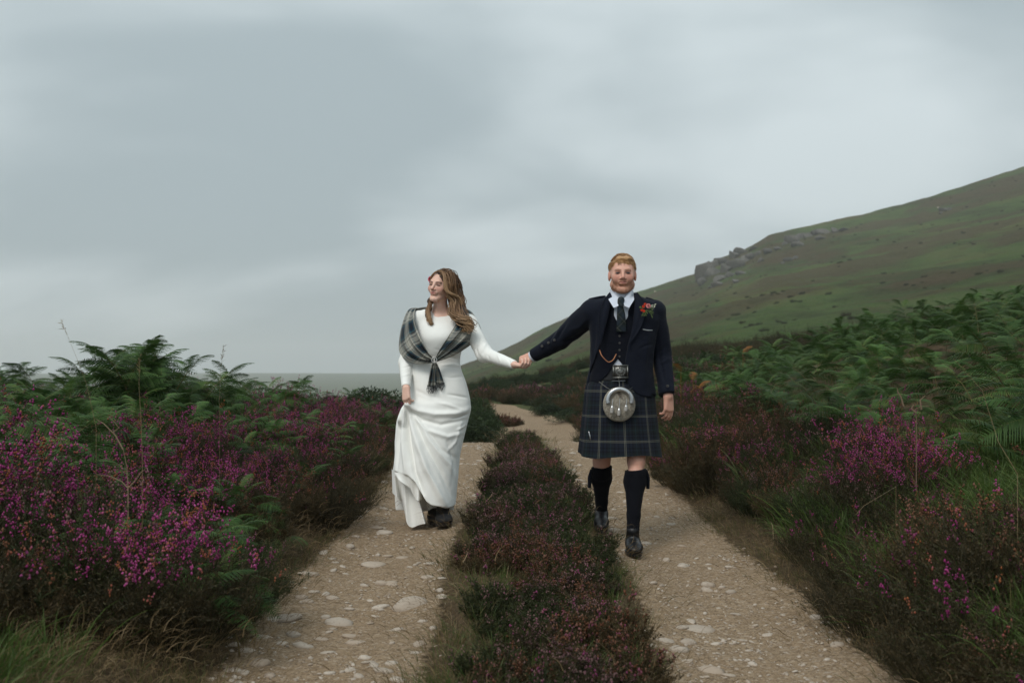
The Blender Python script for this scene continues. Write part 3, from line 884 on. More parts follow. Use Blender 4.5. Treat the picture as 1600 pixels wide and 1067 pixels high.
# orange dying fronds on the right behind the groom
for k, (px, py) in enumerate(((1092, 596), (1083, 583), (1100, 603), (1064, 570), (1079, 606), (1161, 541))):
    Y = 11.5 if k < 5 else 13; x = (px - CX) / F * Y; z = CAMZ - (py + 10 - HOR) / F * Y
    o = link('dying_frond', FRO[k % 2], None, (x, Y, z)); o.rotation_euler = (.3, -.7, k * 1.3)
    st = MB(); zz = float(H(x, Y, False))
    tube_mb(st, [(0, 0, -(z - zz) / 1.0), (0, 0, -.1), (0, 0, 0)], [.004, .003, .002], 4, .5)
    so = st.build('stem', M['fern_orange'], o); so.matrix_local = Euler(o.rotation_euler).to_matrix().to_4x4().inverted()
    tag(o, 'orange dying bracken frond among green ferns beyond the groom', 'fern', 'orange fronds beyond the groom')
# ------------------------------------------------------------------ gorse and dark shrubs round the far bend
gp = [  # px, top py, Y, scale, label
 (548, 594, 15, 1.15, 'dark round gorse bush left of the bride, left of two'), (590, 585, 16, 1.35, 'dark round gorse bush against the moor left of the bride'),
 (742, 612, 17.5, .75, 'dark gorse bush just right of the bride above the rut'), (756, 630, 16.5, .72, 'dark gorse bush bordering the left edge of the far track'), (728, 640, 15.6, .85, 'gorse bush half behind the white skirt'),
 (640, 600, 18, 1.1, 'gorse bush hidden behind the waist of the bride'), (690, 605, 17.5, 1.0, 'gorse bush behind the hip of the bride'),
 (735, 598, 22, .8, 'small gorse bush above the left gorse at the bend'),
 (840, 618, 33, 1.2, 'gorse bush on the outer side of the far bend'), (875, 608, 30, 1.3, 'gorse bush between the bend and the arm of the groom'), (895, 630, 24, 1.0, 'gorse bush low beside the kilt'),
 (860, 634, 27, .9, 'low gorse bush right of the far track'), (905, 598, 28, 1.3, 'gorse bush behind the jacket of the groom'), (815, 622, 36, .9, 'gorse bush behind the top of the bend'),
 (1045, 575, 17, 1.1, 'gorse bush just right of the groom at elbow height'), (1075, 545, 24, 1.2, 'gorse bush between the groom and the bracken slope'), (1040, 605, 14, .8, 'gorse bush beside the left hand of the groom'),
 (1110, 540, 26, 1.2, 'gorse bush on the skyline of the near slope left of the ferns'), (1010, 560, 25, 1.2, 'gorse bush hidden behind the jacket'), (785, 600, 42, 1.3, 'dark bush on the brown mound, left end'), (850, 590, 44, 1.2, 'dark bush on top of the brown mound')]
for k, (px, py, Y, s, lb) in enumerate(gp):
    x = (px - CX) / F * Y; gz = float(H(x, Y, False)); top = CAMZ - (py - HOR) / F * Y
    hh_ = max(.45, min(top - gz, 3.2))
    o = empty('gorse_bush', (x, Y, gz - .05), k * 1.7)
    link('foliage', GO[k % 4], o); o.scale = (s * 1.1, s * 1.1, hh_ / .78)
    tag(o, lb, 'gorse')
for k, (x, y) in enumerate(far_gorse):
    s = r.uniform(.45, .85) * (1.0 if abs(x) > 1.5 else .8); o = empty('gorse_bush', (x, y, float(H(x, y, False)) - .05), k * 2.3); link('foliage', GO[k % 4], o); o.scale = (s, s, s * r.uniform(.7, 1.1))
    tag(o, 'dark green gorse bush among the heather around the far bend of the track', 'gorse', 'gorse around the far bend')
# mound and middle distance: heather and gorse cover that reads as one mass
n = 2600
X = r.uniform(-14, 22, n); Y = r.uniform(30, 75, n); e = edges(Y)
ok = (((X < e[0] - .3) | (X > e[3] + .4))) & (X > -3 - (Y - 30) * .1)
X, Y = X[ok], Y[ok]; n = len(X)
pick = np.where(fbm(X * .18, Y * .18, seed=81) > -.12, r.integers(0, 4, n), 4 + r.integers(0, 9, n))
meshes = GO + [HK[kk][q][0] for kk in ('rust', 'sparse', 'green') for q in (0, 1, 2)]
P = np.stack([X, Y, H(X, Y, False) - .05], 1)
S = np.where(pick < 4, r.uniform(.35, .7, n), r.uniform(1.0, 1.7, n))
scatter('scrub_cover', meshes, P, rrot(r, n, .05), S, pick)
# right slope beyond the ferns: rough brown heath
n = 2200
X = r.uniform(4, 60, n); Y = r.uniform(22, 90, n); ok = visible(X, Y) & (X > 4 + (Y - 22) * .05); X, Y = X[ok], Y[ok]; n = len(X)
P = np.stack([X, Y, H(X, Y, False) - .05], 1)
scatter('heath_cover', [HK[kk][q][0] for kk in ('rust', 'green', 'sparse') for q in (0, 1)], P, rrot(r, n, .05), r.uniform(1.2, 2.2, n), r.integers(0, 6, n))
# rough tussocks and low scrub over the hill
n = 1100
A_s = r.uniform(-.04, .70, n); Y_s = 70 + 350 * r.uniform(0, 1, n) ** .8
ok = fbm(A_s * Y_s / 22, Y_s / 30, seed=83, o=3) > -.02 + .25 * r.normal(size=n); A_s, Y_s = A_s[ok], Y_s[ok]; n = len(A_s)
scatter('hill_scrub', [HK[kk][q][0] for kk in ('green', 'sparse', 'green') for q in (0, 1)] + GO[:2], np.stack([A_s * Y_s, Y_s, hill_z(A_s, Y_s) - .1], 1), rrot(r, n, .1), r.uniform(.6, 1.7, n), r.integers(0, 6, n))
# ------------------------------------------------------------------ grass
def grass(name, meshes, fn, x0, x1, y0, y1, n, s0, s1, tilt=.15):
    X = r.uniform(x0, x1, n); Y = y0 + (y1 - y0) * r.uniform(0, 1, n) ** 1.5
    ok = fn(X, Y) & visible(X, Y); X, Y = X[ok], Y[ok]; n = len(X)
    P = np.stack([X, Y, H(X, Y)], 1)
    scatter(name, meshes, P, rrot(r, n, tilt), r.uniform(s0, s1, n), r.integers(0, len(meshes), n))
def g_long(X, Y):
    e = edges(Y); t_ = X - e[3]
    return ((t_ > .65) & (Y > 4.0) & (Y < 6.6) & (t_ < 2.6)) | ((t_ > .25) & (t_ < 1.5) & (fbm(X * 1.5, Y * 1.2, seed=91) > .16))
grass('long_grass', TL, g_long, 1.2, 5, 2.3, 14, 8000, .55, 1.05, .2)
def g_longl(X, Y):
    e = edges(Y); t_ = e[0] - X
    return (t_ > .3) & (t_ < 2.2) & ((fbm(X * 1.6, Y * 1.2, seed=93) > .22) | ((Y < 3.3) & (X < -1.35)))
grass('bank_grass', TL, g_longl, -4, -1, 1.8, 12, 1500, .55, .9, .2)
def g_strip(X, Y):
    e = edges(Y); return (X > e[1] + .08) & (X < e[2] - .02)
grass('strip_grass', TL, g_strip, -.5, .8, 2.2, 12.5, 520, .26, .50, .25)
def g_low(X, Y):
    e = edges(Y)
    a = (X > e[1] - .03) & (X < e[1] + .34); b = (X > e[0] - .35) & (X < e[0] + .03); c = (X > e[3] - .03) & (X < e[3] + .3)
    d = (X > e[1]) & (X < e[2] + .05)
    return (a & (fbm(X * 2.4, Y * 1.8, seed=95) > .10)) | ((b | c) & (r.uniform(size=len(X)) < .55)) | (d & (r.uniform(size=len(X)) < .28))
grass('short_grass', TS, g_low, -1.7, 2, 2, 14, 6000, .35, .95)
def g_dry(X, Y):
    e = edges(Y)
    b = (X > e[0] - .5 - .6 * (Y < 4.4)) & (X < e[0] + .08); c = (X > e[3] - .05) & (X < e[3] + .25); a = ((X > e[1] - .06) & (X < e[1] + .26)) | ((X < e[2] + .03) & (X > e[2] - .2))
    return (b & (r.uniform(size=len(X)) < .8)) | (c & (r.uniform(size=len(X)) < .5)) | (a & (r.uniform(size=len(X)) < .4))
grass('dry_grass', TD, g_dry, -2.3, 2, 1.9, 13, 12000, .4, .95, .35)

# ------------------------------------------------------------------ stones in the ruts
def stone_me(seed, flat):
    rr = np.random.default_rng(seed)
    import bmesh
    bm = bmesh.new(); bmesh.ops.create_icosphere(bm, subdivisions=2, radius=1)
    V = np.array([v.co[:] for v in bm.verts]); F_ = np.array([[v.index for v in f.verts] for f in bm.faces]); bm.free()
    pl = unit(rr.normal(size=(7, 3))); dd = rr.uniform(.62, .95, 7)
    for p_, d_ in zip(pl, dd):
        s_ = V @ p_; V = V - np.maximum(0, s_ - d_)[:, None] * p_ * .85
    V = V * (1 + .10 * fbm(V[:, 0] * 2, V[:, 1] * 2, V[:, 2] * 2, seed=seed)[:, None])
    V *= np.array([1, rr.uniform(.6, .85), flat])
    return mesh_np('stone', V, F_, M['stone'], True)
ST = [stone_me(900 + k, rrf) for k, rrf in enumerate((.22, .28, .34, .25, .42, .3, .5, .36))]
def stone(px, py, wpx, parent, k):
    x, y = hit(px, py)
    s = wpx / F * y * .60
    o = link('stone', ST[k % 8], parent, (x, y, float(H(x, y)) - s * .03)); o.scale = (s, s * 1.1, s); o.rotation_euler = (r.normal() * .08, r.normal() * .08, r.uniform(-.5, .5) + (k % 2) * 3.1)
big = [(447, 967, 46), (412, 998, 26), (440, 1008, 20), (385, 1020, 24), (405, 1038, 30), (363, 1049, 26), (457, 993, 24), (530, 975, 42), (548, 992, 26), (556, 1003, 30), (474, 1008, 34), (502, 998, 22),
       (640, 948, 52), (595, 950, 26), (596, 912, 22), (610, 912, 22), (585, 883, 38), (485, 898, 26), (600, 835, 26), (588, 826, 20), (545, 1048, 18), (597, 1050, 24), (560, 1058, 18), (620, 985, 20), (512, 1018, 22), (650, 1022, 18), (660, 970, 16),
       (425, 970, 22), (365, 1010, 18), (612, 1040, 20), (570, 1030, 20), (520, 935, 20), (630, 870, 22), (490, 925, 18), (480, 940, 20),
       (1090, 982, 50), (1075, 1003, 24), (1120, 1005, 18), (1060, 1018, 30), (1112, 1050, 38), (1140, 1057, 24), (1200, 993, 18), (1308, 1010, 22), (1040, 1000, 26), (1068, 885, 20), (1065, 855, 14), (1106, 913, 22), (1160, 1000, 14), (1170, 1015, 14),
       (905, 752, 18), (915, 790, 22), (900, 778, 16), (960, 830, 24), (955, 810, 20), (890, 740, 14), (1010, 850, 16), (1050, 820, 16), (760, 745, 14), (745, 775, 16), (750, 720, 12)]
for k, (px, py, w) in enumerate(big): stone(px, py, w, left_track if px < 800 else right_track, k)
for k in range(190):
    lr = r.uniform() < .62
    Y = 3.2 + 9 * r.uniform() ** 1.6
    e = ED(Y); x = r.uniform(e[0] + .02, e[1] - .0) if lr else r.uniform(e[2] + .0, e[3] - .02)
    s = r.uniform(.012, .032) * (1 + .05 * Y)
    o = link('stone', ST[k % 8], left_track if lr else right_track, (x, Y, float(H(x, Y)) + .001)); o.scale = (s, s, s); o.rotation_euler = (r.normal() * .1, r.normal() * .1, r.uniform(0, 6))
n = 15000
X = r.uniform(-1.4, 1.7, n); Y = 2.8 + 10.5 * r.uniform(0, 1, n) ** 1.3
tm = trackmask(X, Y); ok = (tm > r.uniform(.05, .9, n)); X, Y = X[ok], Y[ok]; n = len(X)
# gathered in drifts towards the rut sides
ok = (fbm(X * 3, Y * 1.6, seed=97) + .25 > r.uniform(-.2, .5, n)); X, Y = X[ok], Y[ok]; n = len(X)
P = np.stack([X, Y, H(X, Y) + .001], 1)
scatter('gravel', ST[2:], P, rrot(r, n, .3), r.uniform(0, 1, n) ** 2.2 * .012 + .003, r.integers(0, 6, n))

# ------------------------------------------------------------------ crag on the hill
def crag_me(seed):
    rr = np.random.default_rng(seed)
    import bmesh
    bm = bmesh.new(); bmesh.ops.create_icosphere(bm, subdivisions=3, radius=1)
    V = np.array([v.co[:] for v in bm.verts]); F_ = np.array([[v.index for v in f.verts] for f in bm.faces]); bm.free()
    for p_, d_ in zip(unit(rr.normal(size=(20, 3))), rr.uniform(.42, .85, 20)):
        s_ = V @ p_; V = V - np.maximum(0, s_ - d_)[:, None] * p_ * .9
    V = V * (1 + .22 * fbm(V[:, 0] * 2.5, V[:, 1] * 2.5, V[:, 2] * 2.5, seed=seed)[:, None])
    return mesh_np('rock', V, F_, M['crag'], False)
CR = [crag_me(950 + k) for k in range(6)]
def hill_hit(px, py):
    a = (px - CX) / F
    Y = np.arange(120, 430, .5); z = hill_z(np.full_like(Y, a), Y); ez = CAMZ - (py - HOR) / F * Y
    k = np.nonzero(z >= ez)[0]
    if len(k) == 0: return a * 428, 428.0, float(z[-1])
    k = k[0]; return a * Y[k], float(Y[k]), float(z[k])
def crag(rocks, label):
    x, y, z = hill_hit(*rocks[0][:2]); root = empty('rock_outcrop', (x, y, z))
    for i_, (px, py, w, h_) in enumerate(rocks):
        a, b, c_ = hill_hit(px, py); s = b / F
        o = link('rock', CR[i_ % 6], root, (a - x, b - y, c_ - z)); o.scale = (w * s * .74, w * s * .6, h_ * s * 1.15)
        o.rotation_euler = (r.normal() * .2, .28 + r.normal() * .2, r.uniform(-.6, .6))
    tag(root, label, 'rock outcrop')
main = [(1103, 432, 26, 22), (1112, 420, 20, 14), (1125, 438, 22, 12), (1098, 444, 16, 12), (1118, 428, 22, 12), (1135, 424, 20, 12), (1150, 418, 24, 13), (1140, 432, 18, 8), (1165, 408, 24, 12), (1172, 404, 18, 9),
        (1130, 410, 22, 8), (1148, 402, 20, 7), (1158, 396, 20, 6), (1185, 398, 18, 7), (1178, 390, 18, 5), (1200, 395, 18, 7), (1160, 428, 16, 6), (1150, 442, 12, 5), (1122, 446, 16, 6), (1190, 408, 14, 5), (1110, 450, 10, 4), (1215, 390, 12, 5)]
crag(main, 'large grey crag breaking the left skyline of the hill')
up = [(1238, 378, 20, 10), (1250, 372, 18, 9), (1262, 370, 18, 9), (1275, 366, 18, 8), (1290, 364, 18, 8), (1304, 363, 14, 6), (1246, 384, 16, 7), (1226, 382, 10, 5), (1318, 360, 20, 4), (1282, 374, 14, 5)]
crag(up, 'narrow band of grey rocks on the hill above the large crag')
lowr = [(1232, 408, 12, 5), (1243, 404, 11, 5), (1222, 412, 10, 4)]
crag(lowr, 'small cluster of rocks on the hill below the upper band')
farr = [(1476, 330, 14, 5), (1484, 328, 10, 4), (1470, 334, 8, 3)]
crag(farr, 'small dark rocks high on the right of the hill')
def hill_stone(px, py, w, label):
    x, y, z = hill_hit(px, py); o = link('hill_boulder', ST[6].copy() if False else ST[6], None, (x, y, z)); s = w * y / F * .5; o.scale = (s, s, s * 1.6)
    tag(o, label, 'boulder')
hill_stone(1024, 456, 5, 'tiny pale boulder on the hill just beside the head of the groom')
hill_stone(1466, 325, 4, 'tiny pale boulder high on the right of the hill')
# pale stones in the scar on the mound
for k, (px, py) in enumerate(((812, 606), (820, 610), (826, 608), (818, 614), (842, 606), (846, 611), (838, 613))):
    Y = 38.0; x = (px - CX) / F * Y; z = CAMZ - (py - HOR) / F * Y; s = .10 + .03 * (k % 3)
    o = link('pale_boulder', ST[(k * 3) % 8], None, (x, Y, z)); o.scale = (s * 1.4, s, s * 2)
    tag(o, 'pale boulder in the bare scar on the brown mound under the joined hands', 'boulder', 'pale boulders in the mound scar')

# ------------------------------------------------------------------ stalks and dead twigs
def stalk(pts_px, Y0, Y1, rad, label, name='grass_stalk', mat='straw', head=False):
    n = len(pts_px); P = []
    for k, (px, py) in enumerate(pts_px):
        Y = Y0 + (Y1 - Y0) * k / (n - 1); P.append(((px - CX) / F * Y, Y, CAMZ - (py - HOR) / F * Y))
    P = np.array(P); base = P[0].copy(); base[2] = float(H(base[0], base[1], False)) - .02
    P = np.vstack([base, P]); rads = np.linspace(rad, rad * .35, len(P))
    o = empty(name, base); mb = MB(); tube_mb(mb, P - base, rads, 5, .7); mb.build('stem', M[mat], o, True)
    if head:
        hb = MB(); rr = np.random.default_rng(int(pts_px[-1][0])); T = P[-1] - P[-2]
        n = 16; t_ = rr.uniform(-.25, .1, n); Q = (P[-1] - base) + T / np.linalg.norm(T) * t_[:, None] * .25
        V_, F_, A_2 = blades(Q, unit(unit(T[None]) + rr.normal(size=(n, 3)) * .35), .03, .003, rr.uniform(0, 1, n), .2, rr); hb.add(V_, F_, A_2); hb.build('seed_head', M['straw'], o)
    tag(o, label, 'grass stalk' if name == 'grass_stalk' else 'twig')
    return o
stalk([(150, 668), (135, 600), (118, 555), (100, 512)], 4.2, 4.3, .0009, 'tall thin stalk leaning left, highest above the left ferns', head=True)
stalk([(222, 700), (219, 640), (217, 600), (218, 566)], 4.0, 4.1, .0014, 'upright pale stalk before the hump of bracken', head=True)
stalk([(343, 620), (344, 580), (348, 549)], 5.2, 5.2, .0010, 'short thin stalk against the far moor on the left', head=True)
stalk([(1400, 760), (1350, 790), (1337, 804)], 4.4, 4.2, .002, 'pale leaning stalk below the vivid heather on the right')
stalk([(1590, 740), (1560, 690), (1535, 610), (1490, 560)], 3.9, 4.4, .0013, 'long brown stalk leaning left across the right ferns')
tw = stalk([(200, 800), (200, 765), (198, 730), (192, 700)], 3.75, 3.8, .0030, 'forked dead twig standing in the magenta heather', 'dead_twig', 'twig')
bs = np.array(tw.location)
def pxp(px, py, Y): return np.array(((px - CX) / F * Y, Y, CAMZ - (py - HOR) / F * Y))
for ptsb in ([(200, 763), (190, 752), (172, 744), (150, 741)], [(201, 762), (212, 750), (220, 738), (230, 730)], [(192, 702), (180, 680), (162, 662), (150, 655)], [(176, 676), (186, 668), (170, 650)]):
    mb = MB(); tube_mb(mb, np.array([pxp(a, b, 3.77) for a, b in ptsb]) - bs, np.linspace(.0028, .0010, len(ptsb)), 5, .8); mb.build('branch', M['twig'], tw, True)
tw2 = stalk([(1432, 668), (1432, 650), (1430, 640), (1437, 636), (1452, 634)], 5.35, 5.35, .0036, 'pale bleached twig curling over the vivid heather on the right', 'dead_twig', 'twig')
bs = np.array(tw2.location)
for ptsb in ([(1431, 645), (1424, 638), (1428, 632)], [(1412, 635), (1408, 620), (1403, 612), (1402, 606)], [(1440, 640), (1438, 625), (1446, 618)]):
    mb = MB(); tube_mb(mb, np.array([pxp(a, b, 5.35) for a, b in ptsb]) - bs, np.linspace(.0055, .002, len(ptsb)), 5, .9); mb.build('branch', M['twig'], tw2, True)
# ================================================================== people
def W(px, py, Y): return np.array([(px - CX) / F * Y, Y, CAMZ - (py - HOR) / F * Y])
class SDF:
    def __init__(s, xs, ys, zs):
        s.ax = [np.asarray(a, float) for a in (xs, ys, zs)]
        s.D = np.full([len(a) for a in s.ax], .05, np.float32)
    def box(s, lo, hi):
        sl = []
        for k in range(3):
            a = np.searchsorted(s.ax[k], lo[k]); b = np.searchsorted(s.ax[k], hi[k])
            sl.append(slice(max(a, 0), min(b, len(s.ax[k]))))
        return tuple(sl)
    def grid(s, sl):
        return np.meshgrid(s.ax[0][sl[0]], s.ax[1][sl[1]], s.ax[2][sl[2]], indexing='ij', sparse=True)
    def comb(s, sl, d, k, op):
        A = s.D[sl]
        if A.size == 0: return
        d = d.astype(np.float32)
        if op == 'sub': d = -d
        if k > 0:
            if op == 'add':
                h = np.maximum(k - np.abs(A - d), 0) / k; r_ = np.minimum(A, d) - h * h * k * .25
            else:
                h = np.maximum(k - np.abs(A - d), 0) / k; r_ = np.maximum(A, d) + h * h * k * .25
        else: r_ = np.minimum(A, d) if op == 'add' else np.maximum(A, d)
        s.D[sl] = r_
    def cone(s, a, b, r1, r2, k=.01, op='add', sc=None):
        a = np.asarray(a, float); b = np.asarray(b, float); m = max(r1, r2) * (1 if sc is None else max(sc)) + k + .03
        sl = s.box(np.minimum(a, b) - m, np.maximum(a, b) + m); X, Y, Z = s.grid(sl)
        ab = b - a; L2 = ab @ ab + 1e-12
        t = np.clip(((X - a[0]) * ab[0] + (Y - a[1]) * ab[1] + (Z - a[2]) * ab[2]) / L2, 0, 1)
        u = (1, 1, 1) if sc is None else sc
        d = np.sqrt(((X - a[0] - t * ab[0]) / u[0]) ** 2 + ((Y - a[1] - t * ab[1]) / u[1]) ** 2 + ((Z - a[2] - t * ab[2]) / u[2]) ** 2) - (r1 + (r2 - r1) * t)
        s.comb(sl, d * min(u), k, op)
    def ell(s, c, r, k=.01, op='add', rot=None):
        c = np.asarray(c, float); r = np.asarray(r, float); m = r.max() + k + .03
        sl = s.box(c - m, c + m); X, Y, Z = s.grid(sl)
        x, y, z = X - c[0], Y - c[1], Z - c[2]
        if rot is not None:      # columns of rot = local axes
            x, y, z = [x * rot[0, i] + y * rot[1, i] + z * rot[2, i] for i in range(3)]
        k0 = np.sqrt((x / r[0]) ** 2 + (y / r[1]) ** 2 + (z / r[2]) ** 2)
        k1 = np.sqrt((x / r[0] ** 2) ** 2 + (y / r[1] ** 2) ** 2 + (z / r[2] ** 2) ** 2) + 1e-9
        s.comb(sl, k0 * (k0 - 1) / k1, k, op)
    def loft(s, tab, inset=0.0, n=2.4, k=.02, zt=None, zb=None, op='add'):
        """tab rows: z, x_left, x_right, y_front, y_back"""
        T = cat(np.array(sorted(tab)), 120); T = T[np.argsort(T[:, 0])]; z = s.ax[2]
        zt = T[-1, 0] if zt is None else zt; zb = T[0, 0] if zb is None else zb
        sl = s.box((T[:, 1].min() - .05, T[:, 3].min() - .05, zb - .05), (T[:, 2].max() + .05, T[:, 4].max() + .05, zt + .05))
        X, Y, Z = s.grid(sl); zz = Z.ravel()
        xl, xr, yf, yb = [np.interp(zz, T[:, 0], T[:, i])[None, None] for i in (1, 2, 3, 4)]
        cx, hx, cy, hy = (xl + xr) / 2, (xr - xl) / 2 - inset, (yf + yb) / 2, (yb - yf) / 2 - inset
        d = ((np.abs(X - cx) / hx) ** n + (np.abs(Y - cy) / hy) ** n) ** (1 / n) - 1
        d = d * np.minimum(hx, hy)
        d = np.maximum(np.maximum(d, Z - zt), zb - Z)
        s.comb(sl, d, k, op)
    def poly(s, pts, y0, y1, op='sub', k=.004):
        """prism: polygon in x,z between depths y0..y1"""
        P = np.array(pts); lo = P.min(0) - .04; hi = P.max(0) + .04
        sl = s.box((lo[0], y0 - .04, lo[1]), (hi[0], y1 + .04, hi[1])); X, Y, Z = s.grid(sl)
        x = X[:, 0, 0][:, None]; z = Z[0, 0, :][None]
        d2 = np.full((x.shape[0], z.shape[1]), 1e9); ins = np.zeros(d2.shape, bool)
        for i in range(len(P)):
            a, b = P[i], P[(i + 1) % len(P)]; e = b - a
            t = np.clip(((x - a[0]) * e[0] + (z - a[1]) * e[1]) / (e @ e + 1e-12), 0, 1)
            d2 = np.minimum(d2, (x - a[0] - t * e[0]) ** 2 + (z - a[1] - t * e[1]) ** 2)
            c = ((a[1] > z) != (b[1] > z)) & (x < (b[0] - a[0]) * (z - a[1]) / (b[1] - a[1] + 1e-12) + a[0])
            ins ^= c
        d = np.sqrt(d2) * np.where(ins, -1, 1)
        d = np.maximum(d[:, None, :], np.maximum(Y - y1, y0 - Y))
        s.comb(sl, d, k, op)
    def plane(s, co, no, op='sub', k=.004):
        """removes the side the normal points to"""
        no = np.asarray(no, float) / np.linalg.norm(no); X, Y, Z = s.grid((slice(None),) * 3)
        d = (X - co[0]) * no[0] + (Y - co[1]) * no[1] + (Z - co[2]) * no[2]
        s.comb((slice(None),) * 3, -d if op == 'sub' else d, k, 'sub' if op == 'sub' else 'add')
    def mesh(s):
        D = s.D; xs, ys, zs = s.ax
        I = D < 0
        c = np.zeros([n - 1 for n in D.shape], np.uint8)
        for a in (0, 1):
            for b in (0, 1):
                for d in (0, 1):
                    c += I[a:a + c.shape[0], b:b + c.shape[1], d:d + c.shape[2]]
        act = (c > 0) & (c < 8); idx = np.argwhere(act); n = len(idx)
        vid = np.full(c.shape, -1, np.int32); vid[act] = np.arange(n)
        P = np.zeros((n, 3)); cnt = np.zeros(n)
        cor = [np.array(q) for q in ((0, 0, 0), (1, 0, 0), (0, 1, 0), (1, 1, 0), (0, 0, 1), (1, 0, 1), (0, 1, 1), (1, 1, 1))]
        Ax = [xs, ys, zs]
        for a in range(8):
            for b in range(a + 1, 8):
                if np.abs(cor[a] - cor[b]).sum() != 1: continue
                ia = idx + cor[a]; ib = idx + cor[b]
                da = D[ia[:, 0], ia[:, 1], ia[:, 2]]; db = D[ib[:, 0], ib[:, 1], ib[:, 2]]
                m = (da < 0) != (db < 0); t = (da[m] / (da[m] - db[m]))[:, None]
                pa = np.stack([Ax[q][ia[m, q]] for q in range(3)], 1); pb = np.stack([Ax[q][ib[m, q]] for q in range(3)], 1)
                P[m] += pa + (pb - pa) * t; cnt[m] += 1
        P /= cnt[:, None]
        Fs = []
        for ax in range(3):
            o = [0, 0, 0]; o[ax] = 1
            A = I[:D.shape[0] - o[0], :D.shape[1] - o[1], :D.shape[2] - o[2]]; B = I[o[0]:, o[1]:, o[2]:]
            e = np.argwhere(A != B); b1, b2 = [q for q in range(3) if q != ax]
            e = e[(e[:, b1] > 0) & (e[:, b2] > 0) & (e[:, b1] < D.shape[b1] - 1) & (e[:, b2] < D.shape[b2] - 1)]
            def v(d1, d2):
                q = e.copy(); q[:, b1] -= d1; q[:, b2] -= d2; return vid[q[:, 0], q[:, 1], q[:, 2]]
            q = np.stack([v(1, 1), v(0, 1), v(0, 0), v(1, 0)], 1)
            fl = A[e[:, 0], e[:, 1], e[:, 2]]
            if ax == 1: fl = ~fl
            q[~fl] = q[~fl][:, ::-1]; Fs.append(q)
        Fq = np.concatenate(Fs); Fq = Fq[(Fq >= 0).all(1)]
        return P, Fq
def vnormals(V, Fq):
    n = np.zeros_like(V); a = np.cross(V[Fq[:, 2]] - V[Fq[:, 0]], V[Fq[:, 3]] - V[Fq[:, 1]])
    for k in range(4): np.add.at(n, Fq[:, k], a)
    return unit(n)
def rng_ax(*seg):
    """axis from (start, end, step) pieces"""
    out = []
    for a, b, st in seg: out += list(np.arange(a, b, st))
    return np.array(sorted(set(np.round(out, 5))))
def wrinkle(V, Fq, amp, s, seed=1, o=3):
    n = vnormals(V, Fq); return V + n * (amp * fbm(V[:, 0] * s[0], V[:, 1] * s[1], V[:, 2] * s[2], o=o, seed=seed))[:, None]
def segd(px, pz, x, z):
    """distance of points to a polyline px,pz and position along it"""
    best = np.full(x.shape, 1e9); tt = np.zeros(x.shape); n = len(px) - 1
    for i in range(n):
        ex, ez = px[i + 1] - px[i], pz[i + 1] - pz[i]
        t = np.clip(((x - px[i]) * ex + (z - pz[i]) * ez) / (ex * ex + ez * ez), 0, 1)
        d = np.hypot(x - px[i] - t * ex, z - pz[i] - t * ez); m = d < best
        best = np.where(m, d, best); tt = np.where(m, (i + t) / n, tt)
    return best, tt
def folds(V, nrm, lines, Y, front=None):
    """ridges (+) and furrows (-): each line = (pixel polyline, amplitude, width)"""
    D = np.zeros(len(V))
    for pl, amp, wd in lines:
        q = np.array([W(a, b, Y) for a, b in pl]); d, t = segd(q[:, 0], q[:, 2], V[:, 0], V[:, 2])
        D += amp * np.exp(-(d / wd) ** 2) * (np.sin(np.pi * np.clip(t * .9 + .08, 0, 1)) ** .6)
    w = np.clip(-nrm[:, 1] * 1.6, 0, 1)
    return V + nrm * (D * w)[:, None]

# ---- materials for people
def skin_mat(name):
    m = NT(name); c = m.attr('col', 'Color'); n = m.noise(60, 3, .6, m.pos())
    c = m.mix(m.math('MULTIPLY', n, .25), c, (.50, .18, .13)); m.col(c)
    m.b.inputs['Subsurface Weight'].default_value = .12; m.b.inputs['Subsurface Radius'].default_value = (.012, .004, .002)
    m.b.inputs['Subsurface Scale'].default_value = 1.0
    return m.set(.5, .35)
M['skin'] = skin_mat('skin')
def cloth_mat(name, col, rough=.9, weave=900, var=.25, sheen=.1, bump=.15, spec=.15):
    m = NT(name); p = m.obj(); n = m.noise(weave * .35, 2, .6, p); n2 = m.noise(14, 4, .6, p)
    k = m.math('MULTIPLY_ADD', n, var, m.math('MULTIPLY_ADD', n2, var, 1 - var))
    v = m.n('ShaderNodeVectorMath', operation='SCALE'); v.inputs[0].default_value = col; m.l(k, v.inputs['Scale'])
    m.col(v.outputs[0]); m.bump(m.math('ADD', n, n2), bump, .004); return m.set(rough, spec, 0, sheen)
M['navy'] = cloth_mat('navy_wool', (.0052, .0074, .0148), .85, sheen=.04)
M['navy_vest'] = cloth_mat('navy_vest', (.0036, .0048, .0095), .9, sheen=.02)
M['sock'] = cloth_mat('sock_wool', (.0032, .0036, .0060), .95, sheen=.02)
M['shirt'] = cloth_mat('shirt_cotton', (.62, .66, .74), .8, sheen=.05, var=.08)
M['white'] = cloth_mat('ivory_crepe', (.90, .90, .86), .62, sheen=.12, var=.035, bump=.05, spec=.3)
def flat(name, col, rough=.5, spec=.5, metal=0.0, noise=0.0):
    m = NT(name)
    if noise:
        n = m.noise(55, 4, .6, m.obj()); m.col(m.mix(m.math('MULTIPLY', n, noise), col, tuple(c * .3 for c in col)))
    else: m.col(col)
    return m.set(rough, spec, metal)
M['leather'] = flat('black_leather', (.007, .007, .008), .38, .35)
M['boot'] = flat('boot_suede', (.010, .010, .011), .75, .3, 0, .3)
M['silver'] = flat('silver', (.62, .63, .64), .32, .5, 1.0, .25)
M['pewter'] = flat('pewter', (.30, .30, .28), .42, .5, 1.0, .8)
M['copper'] = flat('rose_gold', (.62, .28, .14), .35, .5, .9, .3)
M['pearl'] = flat('pearl', (.62, .58, .52), .3, .5, .2)
